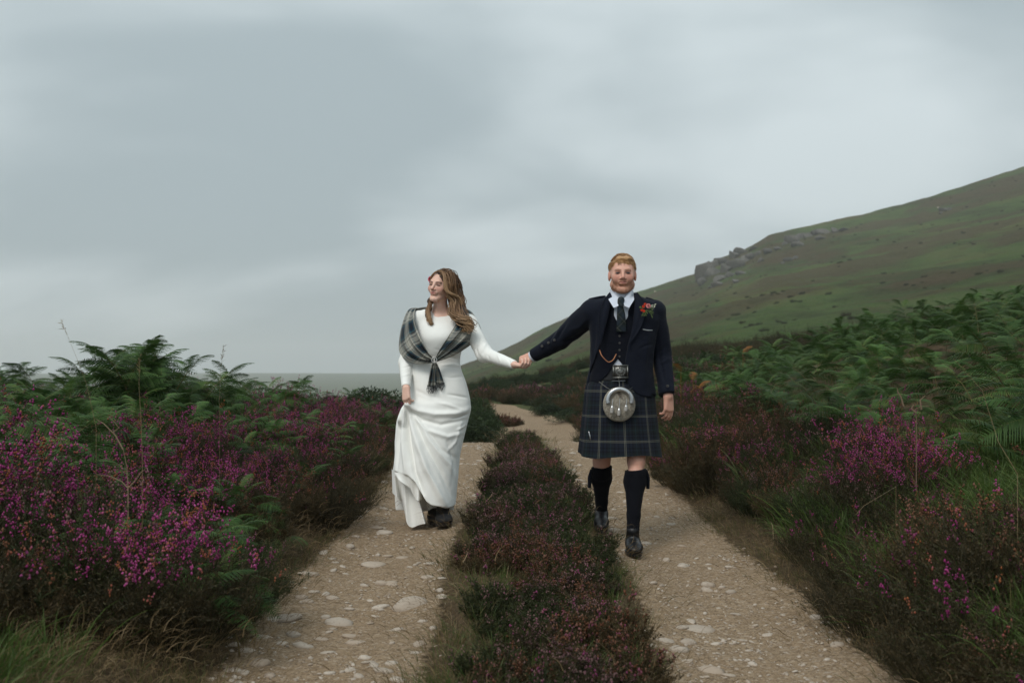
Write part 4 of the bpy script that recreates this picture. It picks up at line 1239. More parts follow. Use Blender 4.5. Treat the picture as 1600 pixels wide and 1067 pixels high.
M['button'] = flat('horn_button', (.05, .045, .04), .35, .5, 0, .4)
M['eye_white'] = flat('eye_white', (.12, .105, .10), .3)  # whites darkened in colour to stand for the shade over the eyes
M['iris'] = flat('iris', (.025, .03, .035), .2)
M['pupil_lash'] = flat('lash', (.012, .008, .006), .6)
M['tassel'] = flat('tassel_hair', (.42, .40, .37), .8, .2, 0, .5)
def fur_mat():
    m = NT('grey_fur'); p = m.obj(); n = m.noise(180, 4, .7, m.scale(p, (1, 1, .25))); n2 = m.noise(22, 3, .6, p)
    c = m.ramp(n, [(.3, (.20, .175, .14)), (.7, (.44, .40, .33))]); c = m.mix(m.ramp(n2, [(.55, 0.), (.68, .8)]), c, (.06, .045, .035))
    m.col(c); m.bump(n, .8, .01); return m.set(.8, .2)
M['fur'] = fur_mat()
def hair_mat(name, stops, rough=.42):
    m = NT(name); c = m.ramp(m.attr('tint'), stops); n = m.noise(90, 3, .6, m.scale(m.obj(), (3, 3, .6)))
    c = m.mix(m.math('MULTIPLY', n, .5), c, tuple(x * .35 for x in stops[0][1])); m.col(c); m.bump(n, .4, .004); return m.set(rough, .35)
M['hair_w'] = hair_mat('brown_hair', [(0, (.034, .018, .011)), (.3, (.10, .052, .028)), (.55, (.27, .15, .075)), (1, (.52, .33, .18))], .40)
M['hair_m'] = hair_mat('ginger_hair', [(0, (.24, .11, .045)), (.5, (.44, .23, .095)), (1, (.62, .37, .17))], .5)
M['beard'] = hair_mat('ginger_beard', [(0, (.36, .17, .09)), (1, (.58, .32, .17))], .6)
def stripes(m, coord, period, stops, off=0.0):
    f = m.math('FRACT', m.math('ADD', m.math('DIVIDE', coord, period), off + 10.0))
    return m.ramp(f, stops, 'CONSTANT')
def tartan(name, period, stops, rough=.85, bump=.1, off=(0, 0)):
    m = NT(name); s = m.n('ShaderNodeSeparateXYZ'); m.l(m.uv(), s.inputs[0])
    u, v = s.outputs[0], s.outputs[1]
    a = stripes(m, u, period, stops, off[0]); b = stripes(m, v, period, stops, off[1])
    tw = m.math('FRACT', m.math('MULTIPLY', m.math('ADD', u, v), 380.0))
    f = m.math('MULTIPLY_ADD', m.math('GREATER_THAN', tw, .5), .16, .42)
    m.col(m.mix(f, a, b)); n = m.noise(400, 2, .6, m.obj()); m.bump(n, bump, .002)
    return m.set(rough, .12, 0, .06)
nb_, gb_, bk_, pl_, te_ = (.011, .0145, .024), (.010, .014, .015), (.0055, .0065, .0095), (.20, .195, .145), (.012, .030, .036)
M['tartan_kilt'] = tartan('kilt_tartan', .150, [(0, nb_), (.035, pl_), (.052, nb_), (.085, pl_), (.102, nb_), (.20, bk_), (.26, nb_), (.33, bk_), (.40, gb_), (.50, te_), (.53, gb_), (.63, bk_), (.70, nb_), (.78, bk_), (.84, nb_)])
cr_, gy_, dk_, tl_, nv_ = (.40, .39, .34), (.085, .085, .08), (.012, .014, .018), (.025, .13, .15), (.013, .022, .040)
M['tartan_shawl'] = tartan('shawl_tartan', .185, [(0, cr_), (.10, dk_), (.125, cr_), (.22, gy_), (.29, tl_), (.315, nv_), (.40, dk_), (.58, nv_), (.66, tl_), (.685, gy_), (.77, cr_), (.86, dk_), (.885, cr_)], .9)
M['tie'] = tartan('tie_tartan', .055, [(0, (.02, .03, .04)), (.2, (.012, .018, .016)), (.5, (.10, .10, .09)), (.56, (.012, .018, .016)), (.75, (.02, .03, .045))], .7)
M['dying_rose'] = flat('rose_pink', (.62, .22, .22), .6, .2, 0, .3)
M['red_petal'] = flat('red_petal', (.55, .045, .015), .6, .2)
M['pink_petal'] = flat('pink_petal', (.62, .10, .16), .6, .2, 0, .3)
M['sprig'] = flat('sprig_green', (.13, .19, .06), .6, .2, 0, .3)
M['pale_petal'] = flat('pale_petal', (.42, .44, .34), .6, .2)

def frame(c, yaw=0, pitch=0, roll=0, s=1.0):
    """head frame: yaw > 0 turns the face towards image left (-x), pitch > 0 lifts the chin, roll > 0 leans the crown to image right"""
    Rm = (Matrix.Rotation(-R(yaw), 3, 'Z') @ Matrix.Rotation(R(roll), 3, 'Y') @ Matrix.Rotation(-R(pitch), 3, 'X'))
    return np.asarray(c, float), np.array(Rm), s
def fp(fr, q): return fr[0] + fr[1] @ (np.asarray(q, float) * fr[2])
def finv(fr, V): return (V - fr[0]) @ fr[1] / fr[2]
def head_sdf(S, fr, male):
    s = fr[2]; Rm = fr[1]
    E = lambda c, r_, k=.01, op='add': S.ell(fp(fr, c), np.array(r_) * s, k * s, op, Rm)
    Cn = lambda a, b, r1, r2, k=.01, op='add': S.cone(fp(fr, a), fp(fr, b), r1 * s, r2 * s, k * s, op)
    E((0, .014, .036), (.0745, .093, .082), .02)
    E((0, -.022, -.012), (.066 if male else .062, .070, .078), .03)
    jw = .053 if male else .041
    for q in (-1, 1):
        Cn((q * jw, .004, -.058), (q * .018, -.060, -.094), .024 if male else .021, .018, .022)
        E((q * .040, -.056, -.022), (.023, .020, .024), .02)
        E((q * .079, .014, -.004), (.009, .018, .032), .008)
    E((0, -.070, -.098), (.024 if male else .018, .018, .017), .016)
    Cn((-.030, -.076, .024), (.030, -.076, .024), .012, .012, .014)
    for q in (-1, 1):
        E((q * .031, -.094, .004), (.019, .013, .0125), .012, 'sub')
        E((q * .031, -.0715, .003), (.0150, .0135, .0115), .003)
        Cn((q * .014, -.083, .020), (q * .044, -.076, .021), .0055, .0035, .008)
    Cn((0, -.086, .014), (0, -.108, -.025), .0075, .0105, .008)
    for q in (-1, 1): E((q * .0125, -.092, -.030), (.0085, .010, .0075), .006)
    E((0, -.079, -.053), (.027, .014, .017), .014)
    Cn((-.021, -.084, -.0495), (.021, -.084, -.0495), .0038, .0038, .004)
    Cn((-.015, -.088, -.0600), (.015, -.088, -.0600), .0052, .0052, .005)
    Cn((-.024, -.086, -.0540), (0, -.0945, -.0552), .0016, .0020, .002, 'sub'); Cn((.024, -.086, -.0540), (0, -.0945, -.0552), .0016, .0020, .002, 'sub')
def face_col(V, fr, base, male):
    """skin tones by place on the face, socket shade and lip line painted in"""
    q = finv(fr, V); c = np.repeat(np.array(base)[None], len(V), 0)
    def blob(ctr, r_, col, a):
        nonlocal c
        d = np.sqrt((((q - np.array(ctr)) / np.array(r_)) ** 2).sum(1)); w = (a * np.clip(1.5 - d, 0, 1))[:, None]; c = c * (1 - w) + np.array(col) * w
    for s_ in (-1, 1):
        blob((s_ * .040, -.075, -.022), (.022, .03, .020), (.60, .22, .17), .40)
        blob((s_ * .081, .014, 0), (.010, .02, .034), (.58, .20, .15), .5)
        blob((s_ * .031, -.085, .004), (.019, .02, .010), (.20, .09, .07) if not male else (.24, .10, .075), .7)  # shade of the eye sockets, painted into the skin colour
    blob((0, -.100, -.028), (.013, .02, .012), (.60, .23, .18), .45)
    blob((0, -.092, -.0545), (.023, .014, .009), (.40, .10, .10) if not male else (.38, .13, .11), .85)
    for k_ in range(7):
        u_ = (k_ - 3) / 3; blob((u_ * .021, -.092 + abs(u_) * .006, -.0552 + .003 * u_ * u_), (.0042, .014, .0018), (.10, .03, .025), .75)  # darker line painted along the groove between the lips
    bw = (.16, .075, .04) if male else (.020, .011, .008)
    for s_ in (-1, 1):
        a, b = np.array((s_ * .015, -.09, .0215)), np.array((s_ * .045, -.078, .0225)); ab = b - a
        t = np.clip(((q - a) @ ab) / (ab @ ab), 0, 1); d = np.abs(q[:, 2] - (a + t[:, None] * ab)[:, 2] - .003 * np.sin(t * 3)); dx = np.abs(q[:, 0] - (a + t[:, None] * ab)[:, 0])
        w = np.clip(1.4 - d / (.0045 if not male else .004), 0, 1) * np.clip(1.5 - dx / .004, 0, 1) * (q[:, 1] < -.05) * (.95 if not male else .7)
        c = c * (1 - w[:, None]) + np.array(bw) * w[:, None]
    if male:
        w = np.clip((-.024 - q[:, 2] + .010 * np.cos(q[:, 0] * 60)) / .030, 0, 1) * np.clip((-q[:, 1] + .035) / .03, 0, 1)
        side = np.clip((np.abs(q[:, 0]) - .058) / .010, 0, 1) * np.clip((-.004 - q[:, 2]) / .02, 0, 1) * np.clip((.02 - q[:, 1]) / .02, 0, 1)
        w = np.maximum(w, side) * (q[:, 2] > -.125)
        mouth = np.clip(1.6 - np.sqrt((q[:, 0] / .023) ** 2 + ((q[:, 2] + .0545) / .008) ** 2), 0, 1); w = w * (1 - mouth * .9)
        w = w * np.clip(.85 + .35 * fbm(q[:, 0] * 220, q[:, 1] * 220, q[:, 2] * 220, seed=4), 0, 1) * .46
        c = c * (1 - w[:, None]) + np.array((.36, .16, .08)) * w[:, None]
    return c
def hand_sdf(S, wrist, fwd, back, thumb_side, s=1.0, curls=(30, 35, 40, 45), thumb=(.75, .65, -.25), spreadf=.06, curl2=1.2, thumb_in=.4):
    """fwd along the fingers, back = normal of the back of the hand, thumb_side = +1/-1 picks the side vector"""
    f = np.asarray(fwd, float); f /= np.linalg.norm(f); b = np.asarray(back, float); b = b - f * (b @ f); b /= np.linalg.norm(b)
    t = np.cross(b, f) * thumb_side
    Q = lambda x, y, z: np.asarray(wrist) + (f * x + t * y + b * z) * s
    for y, L_, r_ in ((.027, .088, .0125), (.009, .092, .0130), (-.009, .088, .0125), (-.026, .080, .0115)):
        S.cone(Q(.0, y * .62, 0), Q(L_ * .95, y, .002), .0165 * s, r_ * s, .012 * s)
    S.ell(Q(.035, .024, -.008), np.array((.030, .018, .016)) * s, .012 * s, 'add', np.stack([f, t, b], 1))
    ys = (.028, .0095, -.0095, -.027); Ls = (.070, .078, .073, .058)
    for i in range(4):
        p = Q((.088, .092, .088, .080)[i], ys[i], .001); an = R(curls[i]); sp = (1.5 - i) * spreadf
        for j, fr_ in enumerate((.48, .29, .23)):
            d = f * math.cos(an) - b * math.sin(an) + t * sp * math.cos(an); d /= np.linalg.norm(d)
            q = p + d * Ls[i] * fr_ * s; S.cone(p, q, (.0095, .0088, .0080)[j] * s, (.0088, .0080, .0070)[j] * s, .003)
            p = q; an += R(curls[i]) * curl2 * (.9 if j == 0 else .6)
    p = Q(.018, .026, -.006); d = f * thumb[0] + t * thumb[1] + b * thumb[2]; d /= np.linalg.norm(d)
    q = p + d * .042 * s; S.cone(p, q, .0140 * s, .0110 * s, .008 * s)
    for L_, r_ in ((.032, .0100), (.026, .0085)):
        d = d - t * thumb_in - b * .12; d /= np.linalg.norm(d); p = q; q = p + d * L_ * s; S.cone(p, q, r_ * 1.05 * s, r_ * s, .003)
class Person:
    def __init__(s, X, Y, label):
        s.o = empty('person', (X, Y, float(H(X, Y, False)))); s.L = np.array(s.o.location)
        tag(s.o, label, 'person')
    def add(s, name, V, Fq, mat, smooth=True, parent=None, **kw):
        me = mesh_np(name, np.asarray(V) - s.L, Fq, mat, smooth, **kw)
        return link(name, me, parent or s.o)
    def sdf(s, name, S, mat, wr=None, parent=None, seed=1, **kw):
        V, Fq = S.mesh()
        if wr: V = wrinkle(V, Fq, wr[0], wr[1], seed)
        return s.add(name, V, Fq, mat, parent=parent, attr={'tint': np.clip(.5 + .7 * fbm(V[:, 0] * 40, V[:, 1] * 40, V[:, 2] * 14, seed=2), 0, 1)}, **kw)
    def mb(s, name, mb, mat, smooth=True, parent=None):
        for k in range(len(mb.V)): mb.V[k] = mb.V[k] - s.L
        return link(name, mb.mesh(name, mat, smooth), parent or s.o)
def box_mb(mb, c, h, rot=None):
    v = np.array([(x, y, z) for x in (-1, 1) for y in (-1, 1) for z in (-1, 1)], float) * np.array(h)
    if rot is not None: v = v @ np.array(rot).T
    mb.add(v + np.array(c), [[0, 1, 3, 2], [4, 6, 7, 5], [0, 4, 5, 1], [2, 3, 7, 6], [0, 2, 6, 4], [1, 5, 7, 3]], .5)
def disc_mb(mb, c, nrm, r_, th, n=12):
    nrm = np.asarray(nrm, float); nrm /= np.linalg.norm(nrm); c = np.asarray(c, float)
    tube_mb(mb, [c, c + nrm * th * .7, c + nrm * th], [r_, r_, r_ * .75], n, .5)
def loftsheet(P, uv=None):
    """grid of points (n,m,3) -> V,F"""
    P = np.asarray(P); n, m = P.shape[:2]; i = np.arange(n * m).reshape(n, m)
    return P.reshape(-1, 3), np.stack([i[:-1, :-1], i[:-1, 1:], i[1:, 1:], i[1:, :-1]], -1).reshape(-1, 4)
def cat(pts, n):
    """smooth curve through points"""
    P = np.asarray(pts, float); m = len(P); t = np.linspace(0, m - 1, n); k = np.clip(t.astype(int), 0, m - 2); u = (t - k)[:, None]
    g = lambda i: P[np.clip(i, 0, m - 1)]
    a, b, c, d = g(k - 1), g(k), g(k + 1), g(k + 2)
    return .5 * ((2 * b) + (c - a) * u + (2 * a - 5 * b + 4 * c - d) * u ** 2 + (3 * b - a - 3 * c + d) * u ** 3)

# ------------------------------------------------------------------ groom
YM = 6.08
gr = Person(*W(973, 850, 6.0)[:2], 'ginger bearded man in navy jacket and tartan kilt walking on the right rut')
GSK = (.70, .40, .30)
hf = frame(W(972.5, 430, 6.03), 4, 1, 0, .985)
RH_w = W(834, 556, 6.36); RH_e = W(876, 531, 6.25); RS = W(929, 487, YM)
LS = W(1022, 487, YM); LE = W(1035, 556, 6.12); LW = W(1044, 619, 6.01)
S = SDF(rng_ax((W(795, 0, 6.4)[0], W(850, 0, 6.36)[0], .003), (W(850, 0, 6.36)[0], W(948, 0, 6.0)[0], .007), (W(948, 0, 6.0)[0], W(998, 0, 6.0)[0], .003), (W(998, 0, 6)[0], W(1032, 0, 6)[0], .006), (W(1032, 0, 6)[0], W(1064, 0, 6.0)[0], .003)),
        rng_ax((5.68, 5.88, .008), (5.88, 6.10, .003), (6.10, 6.26, .006), (6.26, 6.45, .003), (6.45, 6.60, .008)),
        rng_ax((.05, .84, .009), (.80, .98, .003), (.98, 1.10, .009), (1.10, 1.24, .003), (1.24, 1.52, .009), (1.52, 1.86, .003)))
head_sdf(S, hf, True)
S.cone(fp(hf, (0, .012, -.075)), fp(hf, (0, .035, -.19)), .058, .064, .02)
S.loft([(W(0, 470, YM)[2], *[W(a, 0, YM)[0] for a in (950, 996)], 6.0, 6.14), (W(0, 490, YM)[2], *[W(a, 0, YM)[0] for a in (925, 1020)], 5.99, 6.17), (W(0, 560, YM)[2], *[W(a, 0, YM)[0] for a in (930, 1014)], 5.98, 6.18), (.95, *[W(a, 0, YM)[0] for a in (928, 1014)], 5.99, 6.2), (.80, *[W(a, 0, YM)[0] for a in (925, 1017)], 5.99, 6.2)], k=.02)
for a, b, c in ((RS, RH_e, RH_w), (LS, LE, LW)):
    S.cone(a, b, .050, .040, .03); S.cone(b, c, .040, .028, .02)
# hanging hand: back to the viewer, fingers down and a little curled
hand_sdf(S, LW + np.array((0, 0, .0)), (.03, .06, -1), (.55, -.83, 0), 1, .98, (16, 22, 26, 34), (.85, .5, -.35), .03, 1.2, .25)
# clasped hand: reaches down-left towards the bride, fingers folded round her palm
hand_sdf(S, RH_w, W(812, 566, 6.38) - RH_w, (-.30, -.82, .50), -1, .98, (62, 66, 70, 72), (.8, .35, -.75), .01, 1.1, .15)
KL, KR = W(940, 722, 6.16), W(994, 720, 5.985)
AL, AR = W(940, 800, 6.40), W(989, 830, 5.83)
S.cone((W(942, 0, YM)[0], 6.11, .80), KL, .075, .055, .02); S.cone((W(997, 0, YM)[0], 6.09, .80), KR, .075, .055, .02)
S.cone(KL, KL + (AL - KL) * .35, .048, .040, .015); S.cone(KR, KR + (AR - KR) * .35, .048, .040, .015); S.cone(KL, AL, .030, .022, .015); S.cone(KR, AR, .030, .022, .015)
for q in (KL, KR): S.ell(q + np.array((0, -.024, .004)), (.034, .034, .036), .015)
V, Fq = S.mesh()
V_body, F_body = V.copy(), Fq.copy()
gbody = gr.add('body', V, Fq, M['skin'], attr={'col': face_col(V, hf, GSK, True)})
def eyes(P, fr, open_=1.0):
    for q in (-1, 1):
        mb = MB()
        a = np.linspace(0, np.pi, 7); b_ = np.linspace(0, 2 * np.pi, 12, endpoint=False)
        def ball(c, r_):
            G = np.array([[(math.sin(u) * math.cos(v) * r_[0], math.cos(u) * r_[1], math.sin(u) * math.sin(v) * r_[2]) for v in np.append(b_, 0)] for u in a])
            v_, f_ = loftsheet(G); return np.array([fp(fr, np.array(c) + k) for k in v_]), f_
        v_, f_ = ball((q * .031, -.0835, .003), (.0115, .0036, .0042 * open_)); mb.add(v_, f_)
        e = P.mb('eye', mb, M['eye_white'])
        mb = MB(); v_, f_ = ball((q * .0305 - .0015, -.0855, .0032), (.0062, .0026, .0046 * open_)); mb.add(v_, f_); P.mb('iris', mb, M['iris'], parent=e)
        mb = MB(); pts_ = [fp(fr, (q * .031 + d, -.0865 + abs(d) * .25, .0032 + .0048 * open_ - abs(d) * .18)) for d in np.linspace(-.014, .014, 6)]
        tube_mb(mb, pts_, [.0008, .0020, .0024, .0024, .0020, .0008], 5); P.mb('upper_lash', mb, M['pupil_lash'], parent=e)
eyes(gr, hf, .85)
# hair: cap with combed locks
def axes_round(c, h, st): return [np.arange(c[i] - h[i], c[i] + h[i], st) for i in range(3)]
S = SDF(*axes_round(fp(hf, (0, .01, .03)), (.11, .13, .12), .003))
S.ell(fp(hf, (0, .017, .038)), np.array((.0785, .096, .0830)) * .985, 0, 'add', hf[1])
S.ell(fp(hf, (.008, -.035, .093)), np.array((.052, .048, .021)) * .985, .02, 'add', hf[1])
S.ell(fp(hf, (0, -.080, -.010)), (.066, .075, .066), .012, 'sub', hf[1])
S.ell(fp(hf, (0, .02, -.075)), (.12, .14, .062), .015, 'sub', hf[1])
for q in (-1, 1): S.ell(fp(hf, (q * .08, .012, -.02)), (.02, .024, .030), .006, 'sub', hf[1])
V, Fq = S.mesh()
q = finv(hf, V); V = wrinkle(V, Fq, .007, (45, 30, 30), 5)
ghair = gr.add('hair', V, Fq, M['hair_m'], attr={'tint': np.clip(.45 + .5 * sstep(.02, .11, q[:, 2]) * .6 + .5 * fbm(q[:, 0] * 70 + q[:, 1] * 40, q[:, 1] * 30, q[:, 2] * 60, seed=6), 0, 1)})
mb = MB(); rr = np.random.default_rng(5)
for k in range(1500):
    u = rr.uniform(0, 1) ; a = rr.uniform(-1.25, 1.25) * math.pi; el = rr.uniform(.05, 1.4)
    d = np.array((math.cos(el) * math.sin(a), -math.cos(el) * math.cos(a), math.sin(el)))
    base = np.array((0, .017, .040)) + d * np.array((.079, .096, .086))
    if base[1] < -.045 and base[2] < .068: continue
    if base[2] < -.005: continue
    if base[2] < .03 and base[1] < -.01: continue
    comb_ = np.array((.75, -.35, .1)) if base[2] > .08 else np.array((.1 * np.sign(base[0]), .35, -1))
    comb_ = comb_ + rr.normal(size=3) * .25; tg = comb_ - d * (comb_ @ d); tg /= np.linalg.norm(tg); L_ = rr.uniform(.014, .030)
    pp = [fp(hf, base + tg * L_ * t + d * (.005 * math.sin(t * 3) + .001 + .004 * (d[2] > .75 and d[1] < .3)) + rr.normal(size=3) * .0012) for t in (0, .35, .7, 1)]
    tube_mb(mb, pp, [.0010, .0013, .0010, .0003], 3, float(np.clip(rr.normal() * .3 + .55, 0, 1)))
gr.mb('locks', mb, M['hair_m'], parent=ghair)
# beard: short separate hairs over jaw, chin and lip
mb = MB(); rr = np.random.default_rng(15); q = finv(hf, V_body); nb = vnormals(V_body, F_body)
wb = np.clip((-.028 - q[:, 2] + .012 * np.cos(q[:, 0] * 60)) / .012, 0, 1) * np.clip((-q[:, 1] + .030) / .03, 0, 1)
wb = np.maximum(wb, np.clip((np.abs(q[:, 0]) - .056) / .010, 0, 1) * np.clip((-.006 - q[:, 2]) / .02, 0, 1) * np.clip((.02 - q[:, 1]) / .02, 0, 1)) * (q[:, 2] > -.120)
wb = wb * (1 - np.clip(1.7 - np.sqrt((q[:, 0] / .024) ** 2 + ((q[:, 2] + .0545) / .0075) ** 2), 0, 1))
wb = wb * (np.abs(q[:, 0]) < .070) * ~((np.abs(q[:, 0]) < .022) & (q[:, 2] > -.040)); wb = wb * np.where((q[:, 2] > -.05) & (np.abs(q[:, 0]) > .030), .35, 1)
cand = np.nonzero(wb > .2)[0]; cand = cand[rr.uniform(size=len(cand)) < wb[cand] * .30]
for i_ in cand:
    d_ = unit((nb[i_] * .25 + np.array((0, -.1, -.9)) + rr.normal(size=3) * .25)[None])[0]; p_ = V_body[i_] + rr.normal(size=3) * .001; L_ = rr.uniform(.003, .0065)
    tube_mb(mb, [p_, p_ + d_ * L_ * .5 + nb[i_] * .0012, p_ + d_ * L_], [.0007, .0006, .0003], 3, float(rr.uniform()), cap=False)
gr.mb('beard', mb, M['beard'])
# torso tables
def row(py, a, b, yf, yb, Y=YM): return (W(0, py, Y)[2], W(a, 0, Y)[0], W(b, 0, Y)[0], yf, yb)
TT = [row(455, 957, 991, 6.02, 6.12), row(462, 949, 998, 6.01, 6.13), row(468, 934, 1014, 5.995, 6.15), row(477, 920, 1030, 5.975, 6.17), row(495, 918, 1033, 5.955, 6.19), row(520, 921, 1027, 5.945, 6.19), row(550, 922, 1021, 5.945, 6.19),
      row(575, 921, 1020, 5.945, 6.20), row(595, 917, 1022, 5.94, 6.21), row(622, 914, 1026, 5.935, 6.22)]
# shirt
S = SDF(np.arange(.40 - .10, .95, .006), np.arange(5.9, 6.25, .006), np.arange(1.02, 1.64, .005))
S.loft(TT, .024, k=0, zt=W(0, 460, YM)[2])
S.cone(fp(hf, (0, .02, -.112)), fp(hf, (0, .03, -.15)), .064, .072, .01)
S.ell(W(970, 492, 5.985), (.045, .03, .07), .02); gr.sdf('shirt', S, M['shirt'], (.003, (20, 20, 20)))
# collar wings
mb = MB()
for q_ in (-1, 1):
    cpx = 971
    pts_ = [(cpx + q_ * 19, 457, 6.03), (cpx + q_ * 17.5, 452, 5.99), (cpx + q_ * 1.5, 469, 5.935), (cpx + q_ * 5, 478, 5.915), (cpx + q_ * 12, 481, 5.915), (cpx + q_ * 20, 468, 5.965)]
    A = np.array([W(*p_) for p_ in pts_]); c_ = A.mean(0) + np.array((0, -.006, 0))
    Vv = np.vstack([A, c_]); Vb = Vv + np.array((0, .006, 0)); n_ = len(A)
    mb.add(Vv, [[i_, (i_ + 1) % n_, n_] for i_ in range(n_)]); mb.add(Vb, [[(i_ + 1) % n_, i_, n_] for i_ in range(n_)])
    mb.add(np.vstack([A, A + np.array((0, .006, 0))]), [[i_, (i_ + 1) % n_, (i_ + 1) % n_ + n_, i_ + n_] for i_ in range(n_)])
gr.mb('shirt_collar', mb, M['shirt'], smooth=False)
# tie
mb = MB()
tp = [(970.5, 467, 5.928, 5.0), (970, 475, 5.915, 6.5), (969.5, 479, 5.915, 4.6), (970.5, 490, 5.918, 6.2), (971, 502, 5.922, 7), (971, 518, 5.935, 7.5)]
G = []
for px, py, Y_0, w_ in tp:
    G.append([W(px + d * w_, py, Y_0 + .010 * abs(d) ** 2 * 1.6) for d in (-1, -.6, 0, .6, 1)])
G = np.array(G); G = np.stack([cat(G[:, k], 20) for k in range(5)], 1); V, Fq = loftsheet(G)
UV = np.stack([(V[:, 0] + V[:, 2]) * .7, (V[:, 2] - V[:, 0]) * .7], 1); Vb = V + np.array((0, .008, 0))
gr.add('tie', np.vstack([V, Vb]), np.vstack([Fq, Fq[:, ::-1] + len(V)]), M['tie'], uv=np.vstack([UV, UV]))
S = SDF(*axes_round(W(970.5, 472, 5.92), (.03, .02, .035), .002)); S.cone(W(970.5, 469, 5.928), W(970, 477, 5.918), .021, .012, .003, sc=(1, .6, 1))
V, Fq = S.mesh(); gr.add('tie_knot', V, Fq, M['tie'], uv=np.stack([(V[:, 0] + V[:, 2]) * .7, (V[:, 2] - V[:, 0]) * .7], 1))
# waistcoat
def PX(pts_, Y): return [(W(a, 0, Y)[0], W(0, b, Y)[2]) for a, b in pts_]
S = SDF(np.arange(.30, .95, .005), np.arange(5.88, 6.26, .006), np.arange(.98, 1.62, .004))
S.loft(TT, .012, k=0, zb=W(0, 606, YM)[2])
S.poly(PX([(955, 440), (957, 466), (970.5, 510), (992, 466), (994, 440)], 5.95), 5.8, 6.03)
S.poly(PX([(966, 561), (958, 572), (950, 586), (936, 598), (925, 640), (1005, 640), (996, 606), (984, 588), (975, 572)], 5.95), 5.8, 6.03)
gr.sdf('waistcoat', S, M['navy_vest'], (.004, (16, 16, 22)), seed=3)
for py in (515, 525, 536, 547, 557):
    mb = MB(); disc_mb(mb, W(968, py, 5.958), (0, -1, .1), .0065, .004); gr.mb('waistcoat_button', mb, M['button'])
# jacket
S = SDF(rng_ax((W(828, 0, 6.36)[0] - .01, .98, .0045)), np.arange(5.86, 6.46, .0055), np.arange(.90, 1.63, .0045))
S.loft(TT, 0, k=0, zb=W(0, 619, YM)[2], zt=W(0, 459, YM)[2])
S.cone(RS + np.array((.035, 0, -.008)), RS + np.array((-.012, .002, .0)), .085, .078, .025); S.cone(RS + np.array((-.012, .002, 0)), RH_e, .078, .061, .012); S.cone(RH_e, RH_w + (RH_e - RH_w) * .02, .061, .043, .012)
S.cone(LS + np.array((-.03, 0, -.005)), LS + np.array((.0, .0, -.004)), .080, .074, .02); S.cone(LS, LE, .070, .060, .008); S.cone(LE, LW, .060, .055, .01)
dR = unit((RH_w - RH_e)[None])[0]; dL = unit((LW - LE)[None])[0]
for c_, d_ in ((RH_w, dR), (LW + dL * -.01, dL)):      # cut the cuffs square
    sl = S.box(c_ - .10, c_ + .10); X, Y, Z = S.grid(sl)
    dd = (X - c_[0]) * d_[0] + (Y - c_[1]) * d_[1] + (Z - c_[2]) * d_[2]; S.comb(sl, -(dd + .0), .004, 'sub')
S.poly(PX([(956, 440), (956, 459), (951, 485), (945, 515), (939, 538), (930, 565), (918, 597), (905, 604), (905, 640), (1012, 640), (1008, 621), (994, 615), (983, 603), (977, 587), (978, 560), (982, 538), (989, 510), (992, 485), (992, 459), (993, 440)], 5.945), 5.7, 6.06, k=.008)
S.cone(fp(hf, (0, .03, -.08)), fp(hf, (0, .04, -.14)), .060, .066, .006, 'sub')
V, Fq = S.mesh()
n_ = vnormals(V, Fq)
V = folds(V, n_, [([(915, 500), (905, 512), (890, 516)], .008, .014), ([(912, 520), (898, 528), (880, 535)], -.007, .012), ([(888, 500), (880, 512), (872, 530)], -.008, .010), ([(880, 508), (873, 518), (866, 532)], .009, .010), ([(870, 515), (862, 528), (858, 538)], -.006, .010),
     ([(1026, 520), (1030, 560), (1036, 600)], -.010, .012), ([(1040, 540), (1032, 548), (1026, 552)], -.006, .008), ([(1044, 560), (1036, 566), (1030, 568)], .006, .008), ([(930, 490), (926, 540), (922, 590)], -.006, .012), ([(1010, 520), (1004, 560), (1003, 600)], .006, .015), ([(996, 545), (1008, 540), (1018, 538)], -.004, .007)], YM)
V = wrinkle(V, Fq, .007, (11, 11, 13), 11, 3)
jk = gr.add('jacket', V, Fq, M['navy'])
# lapels and collar, laid over the fronts
def strip_(inner, outer, th=.005, lift=.0, n=22, name='lapel', mat='navy', parent=None):
    A = cat([W(*q) for q in inner], n); B = cat([W(*q) for q in outer], n)
    G = np.stack([A, A * .5 + B * .5 + np.array((0, -.006, 0)), B], 1); G[:, :, 1] -= lift; V, Fq = loftsheet(G)
    i_ = np.arange(n * 3).reshape(n, 3); N_ = len(V); V2 = V + np.array((0, th, 0))
    bd = []
    for a_ in (i_[:, 0], i_[:, 2]): bd += [[a_[k], a_[k + 1], a_[k + 1] + N_, a_[k] + N_] for k in range(n - 1)]
    for a_ in (i_[0], i_[-1]): bd += [[a_[k], a_[k + 1], a_[k + 1] + N_, a_[k] + N_] for k in range(2)]
    return gr.add(name, np.vstack([V, V2]), np.vstack([Fq, Fq[:, ::-1] + N_, np.array(bd)]), M[mat], parent=parent)
strip_([(957, 458, 6.0), (955, 470, 5.97), (951, 490, 5.945), (945, 515, 5.933), (939, 538, 5.93)], [(952, 457, 6.02), (943, 470, 5.985), (936, 492, 5.955), (936, 515, 5.938), (938.5, 539, 5.930)], lift=.006, parent=jk)
strip_([(990, 458, 6.0), (992, 470, 5.97), (991, 490, 5.945), (987, 515, 5.933), (982, 538, 5.93)], [(996, 457, 6.02), (1005, 470, 5.985), (1008, 490, 5.955), (999, 515, 5.938), (982.5, 539, 5.930)], lift=.006, parent=jk)
